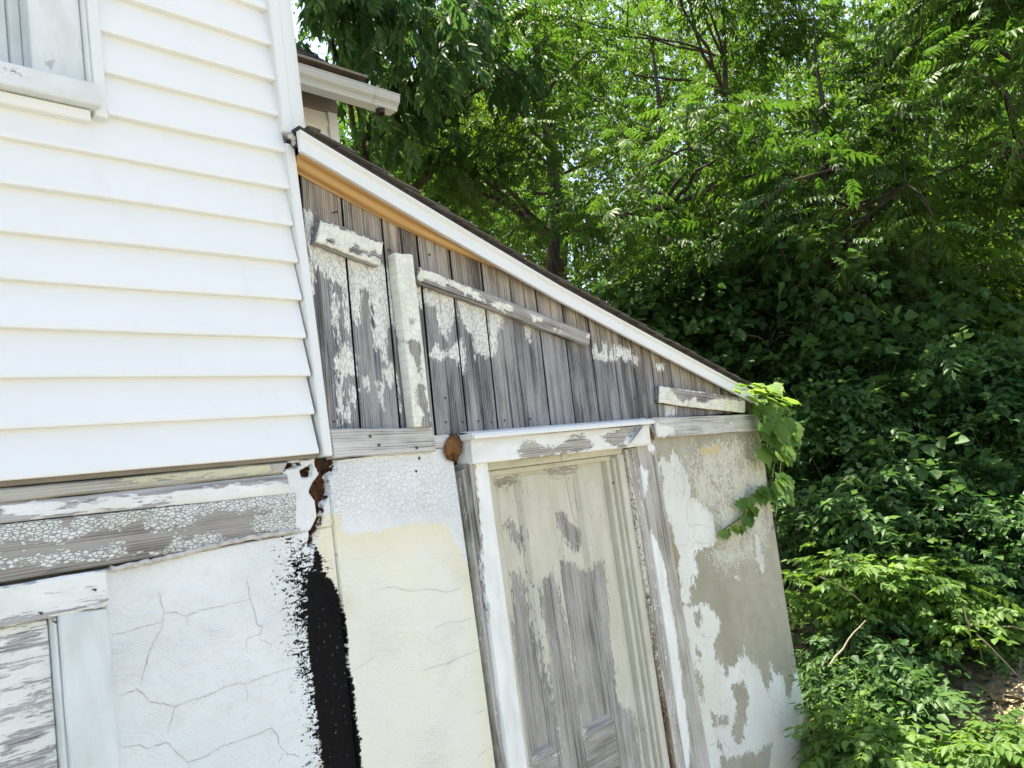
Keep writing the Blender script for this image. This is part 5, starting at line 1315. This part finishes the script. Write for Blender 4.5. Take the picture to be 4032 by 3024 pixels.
bank = [
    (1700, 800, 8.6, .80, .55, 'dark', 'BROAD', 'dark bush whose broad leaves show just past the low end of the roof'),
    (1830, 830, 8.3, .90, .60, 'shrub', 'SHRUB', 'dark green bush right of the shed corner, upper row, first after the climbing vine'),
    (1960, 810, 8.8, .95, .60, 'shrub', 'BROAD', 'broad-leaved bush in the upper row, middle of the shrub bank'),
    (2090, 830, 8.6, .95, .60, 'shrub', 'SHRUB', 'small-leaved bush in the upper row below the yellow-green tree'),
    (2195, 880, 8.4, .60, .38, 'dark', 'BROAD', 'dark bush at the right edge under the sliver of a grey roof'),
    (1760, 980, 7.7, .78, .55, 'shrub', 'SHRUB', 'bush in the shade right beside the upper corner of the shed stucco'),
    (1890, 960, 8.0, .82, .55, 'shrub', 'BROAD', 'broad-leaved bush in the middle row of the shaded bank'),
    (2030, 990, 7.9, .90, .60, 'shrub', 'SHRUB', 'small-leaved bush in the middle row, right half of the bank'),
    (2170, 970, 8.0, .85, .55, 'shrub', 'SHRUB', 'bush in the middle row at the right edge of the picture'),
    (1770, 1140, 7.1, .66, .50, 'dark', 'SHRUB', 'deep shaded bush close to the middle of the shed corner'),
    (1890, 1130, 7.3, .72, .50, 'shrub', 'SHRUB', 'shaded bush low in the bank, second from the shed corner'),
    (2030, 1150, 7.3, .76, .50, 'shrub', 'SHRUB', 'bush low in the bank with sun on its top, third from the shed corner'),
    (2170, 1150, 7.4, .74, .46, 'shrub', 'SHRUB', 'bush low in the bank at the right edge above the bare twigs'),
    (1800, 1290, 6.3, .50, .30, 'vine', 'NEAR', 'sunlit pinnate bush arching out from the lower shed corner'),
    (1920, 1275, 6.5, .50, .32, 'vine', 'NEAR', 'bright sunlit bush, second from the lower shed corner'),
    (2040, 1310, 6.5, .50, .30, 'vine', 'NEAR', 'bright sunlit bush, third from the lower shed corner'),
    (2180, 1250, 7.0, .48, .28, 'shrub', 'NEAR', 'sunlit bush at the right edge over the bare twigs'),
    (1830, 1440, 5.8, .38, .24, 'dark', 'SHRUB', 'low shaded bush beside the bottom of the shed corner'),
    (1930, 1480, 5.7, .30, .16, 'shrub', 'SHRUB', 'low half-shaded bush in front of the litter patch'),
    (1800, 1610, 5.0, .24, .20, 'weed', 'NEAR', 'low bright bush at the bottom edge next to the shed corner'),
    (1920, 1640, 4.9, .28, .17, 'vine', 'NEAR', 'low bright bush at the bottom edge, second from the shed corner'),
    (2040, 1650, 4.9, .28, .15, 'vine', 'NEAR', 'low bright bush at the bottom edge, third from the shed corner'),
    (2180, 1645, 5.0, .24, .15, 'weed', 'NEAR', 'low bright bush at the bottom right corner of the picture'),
]
TT = {'BROAD': T_BROAD, 'SHRUB': T_SHRUB, 'NEAR': T_NEAR}
for i, (px_, py_, d_, rx, rz, mt, tt, lb) in enumerate(bank):
    n_ = {'BROAD': 330, 'SHRUB': 420, 'NEAR': 230}[tt] * (1 if py_ < 1350 else 0.5)
    bush(lb, up(px_, py_, d_), (rx, rx, rz), L[mt], TT[tt], n_, 300 + i, smin=0.7, smax=1.4, clumps=16 if tt != 'NEAR' else 11, droop=(-0.25, 0.30), flat=0.6, rcl=0.38, group='bushes beside the shed')
# tall weeds with narrow leaves by the shed corner
for i, (px_, py_, d_, lb) in enumerate(((1775, 1540, 5.05, 'tall weed with narrow ragged leaves hugging the bottom of the shed corner'), (1865, 1560, 5.0, 'tall weed with narrow ragged leaves standing free of the shed'))):
    c_ = up(px_, py_, d_); rs = np.random.default_rng(500 + i)
    gz = float(ground_z(c_[0], c_[1]))
    o = tag(empty('tall_weed', (c_[0], c_[1], gz)), lb, 'weed')
    n_ = 34
    topz = up(px_, py_ - 110, d_)[2]
    P = bend((c_[0], c_[1], gz - 0.03), (c_[0] + 0.03, c_[1], topz), 0, 8, rs, 0.03)
    V, F = tube(P, np.linspace(0.008, 0.003, 8), 6); raw('stem', V, F, STEM, o, True)
    t_ = np.linspace(0.25, 1, n_); pos = np.stack([np.interp(t_, np.linspace(0, 1, 8), P[:, j]) for j in range(3)], -1)
    V, F, R_ = scatter(T_WEED, pos, np.arange(n_) * 2.4, np.full(n_, -0.35) + t_ * -0.2, rs.normal(0, .2, n_), 1.35 - 0.5 * t_, rs)
    tag(raw('foliage', V, F, L['weed'], o, True, {'rnd': R_}), kind='stuff')
# climbing vine on the shed corner: every large leaf its own piece
vine = tag(empty('climbing_vine', (3.14, -0.02, 1.2)), 'bright green grape-leaved vine climbing over the top right corner of the shed', 'vine')
lvV, lvF = lobed(1.0)
lmesh = {}
def vleaf(x, y, z, yaw, pitch, roll, s):
    k_ = random.randrange(4)
    if k_ not in lmesh:
        V = lvV + RNG.normal(0, 0.018, lvV.shape)
        ob = raw('leaf', V, lvF, L['vine'], None, True, {'rnd': np.full(len(V), random.random())})
        lmesh[k_] = ob.data
    else:
        ob = bpy.data.objects.new('leaf', lmesh[k_]); COL.objects.link(ob)
    ob.location = (x, y, z); ob.rotation_euler = (roll, pitch, yaw); ob.scale = (s, s, s)
    put(ob, vine)
V5 = crop(2900, 1500, 400 / 1269)
vl = [((40, 110), -.07, .08), ((-40, 130), -.06, .07), ((70, 160), -.08, .07), ((210, 110), -.08, .10), ((200, 190), -.10, .11), ((290, 240), -.12, .10), ((350, 150), -.10, .09), ((440, 110), -.08, .10), ((420, 200), -.10, .10),
      ((350, 270), -.13, .10), ((460, 230), -.08, .10), ((520, 290), -.08, .11), ((600, 300), -.06, .11), ((580, 350), -.06, .09), ((180, 310), .0, .12), ((300, 330), -.10, .10), ((380, 380), -.12, .12), ((480, 400), -.09, .11),
      ((420, 470), -.11, .12), ((310, 540), -.05, .14), ((360, 570), -.09, .12), ((510, 490), -.07, .11), ((620, 550), -.05, .13), ((570, 580), -.08, .13), ((700, 610), -.03, .13), ((650, 640), -.04, .12), ((470, 680), -.11, .17), ((520, 700), -.10, .15),
      ((640, 720), -.04, .10), ((690, 740), -.03, .10), ((340, 880), -.02, .16), ((440, 870), -.07, .18), ((560, 900), -.06, .15), ((650, 880), -.03, .11), ((400, 620), -.08, .13), ((270, 420), -.03, .11)]
vl = vl + [((a + random.uniform(-45, 45), b_ + random.uniform(-45, 45)), y_ - random.uniform(0, 0.03), s_ * 0.75) for ((a, b_), y_, s_) in vl if a > -60]
for (p, y_, s_) in vl:
    x_, z_ = V5([p], y_)[0]
    lit = p[1] < 320
    vleaf(x_, y_, z_ + s_ * 0.3, random.uniform(-2.6, -0.6), random.uniform(0.1, 0.6) if lit else random.uniform(0.8, 1.35), random.uniform(-0.4, 0.4), s_ * random.uniform(0.85, 1.1))
B7 = crop(2400, 1450, 900 / 2212)
vl2 = [((1650, 1060), -.02, .11), ((1690, 1110), .02, .12), ((1640, 1140), -.03, .10), ((1500, 1200), -.02, .12), ((1460, 1190), -.03, .10), ((1420, 1260), -.02, .09), ((1570, 1200), -.02, .10), ((1640, 1190), -.03, .12), ((1700, 1230), .0, .11),
       ((1350, 1300), -.01, .09), ((1270, 1310), -.01, .07), ((1330, 1370), -.01, .08), ((1380, 1380), -.01, .07), ((1340, 1440), -.01, .07), ((1300, 1470), -.01, .07), ((1350, 1480), -.01, .06), ((1250, 1520), -.01, .07), ((1200, 1550), -.01, .06),
       ((1260, 1560), -.01, .06), ((1150, 1570), -.01, .06), ((1100, 1590), -.01, .055), ((1130, 1600), -.01, .05), ((1560, 1250), -.02, .08)]
vl2 = vl2 + [((a + random.uniform(-30, 30), b_ + random.uniform(-30, 30)), y_, s_ * 0.8) for ((a, b_), y_, s_) in vl2]
for (p, y_, s_) in vl2:
    x_, z_ = B7([p], y_)[0]
    vleaf(x_, y_, z_ + s_ * 0.25, random.uniform(-2.8, -0.4), random.uniform(0.7, 1.3), random.uniform(-0.4, 0.4), s_)
def stempath(pts, y_, r_):
    q_ = [(*(lambda w: (w[0], yy, w[1]))(B7([p], yy)[0]),) for p, yy in zip(pts, y_)]
    V, F = tube(np.array(q_), np.full(len(q_), r_), 6); raw('stem', V, F, STEM, vine, True)
stempath([(1060, 1590), (1190, 1500), (1290, 1430), (1330, 1330), (1430, 1230), (1520, 1160), (1580, 1050), (1600, 900), (1560, 800), (1500, 600), (1480, 420), (1400, 250)], [.022, .022, .02, .02, .018, .016, .0, -.03, -.04, -.06, -.07, -.07], 0.0035)
stempath([(1660, 900), (1620, 1350), (1600, 1500), (1580, 1560)], [.03, .025, .024, .024], 0.002)
stempath([(1480, 420), (1620, 560), (1680, 700), (1720, 800)], [-.07, -.05, -.04, -.03], 0.003)

# dead twigs poking out of the shrubs
for i, (a, b_, d_) in enumerate((((2060, 1355), (2215, 1362), 6.2), ((2110, 1370), (2210, 1470), 6.1), ((1770, 1245), (1870, 1310), 5.9), ((2080, 1310), (2100, 1400), 6.0), ((1790, 1440), (1870, 1340), 5.5), ((1560, 725), (1650, 735), 8.2))):
    p0, p1 = up(*a, d_), up(*b_, d_ + 0.15)
    rs = np.random.default_rng(600 + i)
    V, F = tube(bend(p0, p1, 0.02, 7, rs, 0.08), np.linspace(0.007, 0.003, 7), 5)
    lbs = ('pale dead twig lying level at the right edge of the bushes', 'pale dead twig slanting down at the right edge', 'brown arching cane above the dark gap by the shed corner', 'short pale twig standing among the sunlit bushes',
           'thin pale stem slanting in front of the low dark bush', 'pale broken branch behind the low end of the roof')
    tag(raw('dead_twig', V, F, TWIG, None, True), lbs[i], 'twig')
# ground litter and small ground plants nobody could count
rs = np.random.default_rng(900)
n_ = 14000
az = rs.uniform(radians(6), radians(42), n_); rd = 4.2 + 6 * rs.random(n_) ** 1.2
pos = np.stack([CAM[0] + rd * np.cos(az), CAM[1] + rd * np.sin(az), np.zeros(n_)], -1)
pos = pos[clear_of_buildings(pos)]; pos[:, 2] = ground_z(pos[:, 0], pos[:, 1]) + 0.012
n_ = len(pos)
V, F, R_ = scatter([leaf(0.075, 0.9, 0.1, 0.1), leaf(0.09, 0.25, 0.02, 0.05)], pos, rs.random(n_) * 6.28, rs.normal(0, .25, n_), rs.normal(0, .3, n_), rs.uniform(.6, 1.3, n_), rs)
tag(raw('leaf_litter', V, F, L['dry'], None, True, {'rnd': R_}), 'dry tan leaf litter on the forest floor', 'leaf litter', kind='stuff')
n_ = 2600
az = rs.uniform(radians(8), radians(58), n_); rd = 4.0 + 6 * rs.random(n_)
pos = np.stack([CAM[0] + rd * np.cos(az), CAM[1] + rd * np.sin(az), np.zeros(n_)], -1)
lit_ = P2(2080, 1510, 6.3); patch = np.sin(pos[:, 0] * 2.3 + 1) * np.cos(pos[:, 1] * 2.9) + rs.normal(0, .4, n_) - 2.0 * (np.hypot(pos[:, 0] - lit_[0], pos[:, 1] - lit_[1]) < 0.8)
pos = pos[clear_of_buildings(pos) & (patch > 0.0)]; pos[:, 2] = ground_z(pos[:, 0], pos[:, 1]) + 0.05; n_ = len(pos)
V, F, R_ = scatter(T_NEAR, pos, rs.random(n_) * 6.28, rs.uniform(-0.5, 0.1, n_), rs.normal(0, .3, n_), rs.uniform(.6, 1.2, n_), rs)
tag(raw('ground_cover', V, F, L['shrub'], None, True, {'rnd': R_}), 'low green ground cover between the bushes', 'ground cover', kind='stuff')
# far woodland that closes the view
rs = np.random.default_rng(950)
n_ = 17000
az = rs.uniform(radians(0), radians(72), n_); rd = rs.uniform(20, 34, n_)
zz = ZG + 0.3 + rs.random(n_) ** 0.9 * 15
hole = np.sin(az * 31 + zz * 0.9) * np.cos(zz * 1.3 + az * 17)
pos = np.stack([CAM[0] + rd * np.cos(az), CAM[1] + rd * np.sin(az), zz], -1)
pos = pos[hole < 0.86]; n_ = len(pos)
V, F, R_ = scatter(T_FAR, pos, rs.random(n_) * 6.28, rs.uniform(-0.1, 0.7, n_), rs.normal(0, .4, n_), rs.uniform(1.2, 2.2, n_), rs)
tag(raw('far_woodland', V, F, L['far'], None, True, {'rnd': R_}), 'far wood of green trees seen through the nearer crowns', 'woodland', kind='stuff')
parts = []
for i in range(46):
    a_ = radians(rs.uniform(4, 66)); r_ = rs.uniform(19, 32)
    b0 = np.array([CAM[0] + r_ * cos(a_), CAM[1] + r_ * sin(a_), ZG - 0.3]); e = b0 + np.array([rs.normal(0, .8), rs.normal(0, .8), rs.uniform(11, 15)])
    parts.append(tube(bend(b0, e, 0, 9, rs, 0.05), np.linspace(rs.uniform(.10, .2), 0.03, 9), 6))
V, F = joinvf(parts)
tag(raw('far_trunks', V, F, BARK, None, True), 'dim trunks of the far wood', 'trunks', kind='stuff')
# neighbour's house, a grey roof sliver at the right edge
nb = P2(2178, 792, 11.0)
nbo = tag(empty('neighbour_house', (nb[0] + 2.5, nb[1] + 1, ZG)), 'grey gabled house glimpsed through the leaves at the right edge', 'house')
gz = ZG - 0.2
ex = np.array([RT[0], RT[1], 0]); ex /= np.linalg.norm(ex); ey = np.array([-ex[1], ex[0], 0])
def nbp(a, b_, z): p = nb + ex * a + ey * b_; return (p[0], p[1], z)
w_, h_ = 5.0, 2.2
zt_ = nb[2]
raw('wall', [nbp(0.2, 0, gz), nbp(w_ - .2, 0, gz), nbp(w_ - .2, 0, zt_), nbp(w_ / 2, 0, zt_ + h_), nbp(0.2, 0, zt_), nbp(0.2, 6, gz), nbp(0.2, 6, zt_)], [[0, 1, 2, 3, 4], [5, 0, 4, 6]], m_plain('grey_cladding', (0.12, 0.13, 0.13), .8, .15, 4), nbo)
def bar(name, a0, z0, a1, z1, t, b0, b1, mat):
    V = [nbp(a0, b0, z0), nbp(a1, b0, z1), nbp(a1, b0, z1 + t), nbp(a0, b0, z0 + t), nbp(a0, b1, z0), nbp(a1, b1, z1), nbp(a1, b1, z1 + t), nbp(a0, b1, z0 + t)]
    raw(name, V, [[0, 1, 2, 3], [7, 6, 5, 4], [0, 4, 5, 1], [3, 2, 6, 7], [0, 3, 7, 4], [1, 5, 6, 2]], mat, nbo)
nw = m_plain('white_bargeboard', (0.7, 0.72, 0.7), .6, .1, 4)
bar('bargeboard', -0.15, zt_ - 0.14, w_ / 2, zt_ + h_, 0.18, -0.05, -0.02, nw); bar('bargeboard', w_ / 2, zt_ + h_, w_ + .15, zt_ - 0.14, 0.18, -0.05, -0.02, nw)
bar('roof', -0.2, zt_ + 0.03, w_ / 2, zt_ + h_ + 0.19, 0.08, -0.1, 6.2, M['blackshingle']); bar('roof', w_ / 2, zt_ + h_ + 0.19, w_ + .2, zt_ + 0.03, 0.08, -0.1, 6.2, M['blackshingle'])
print('FOLIAGE', sum(t[1] for t in ALL_TREES), ALL_TREES)
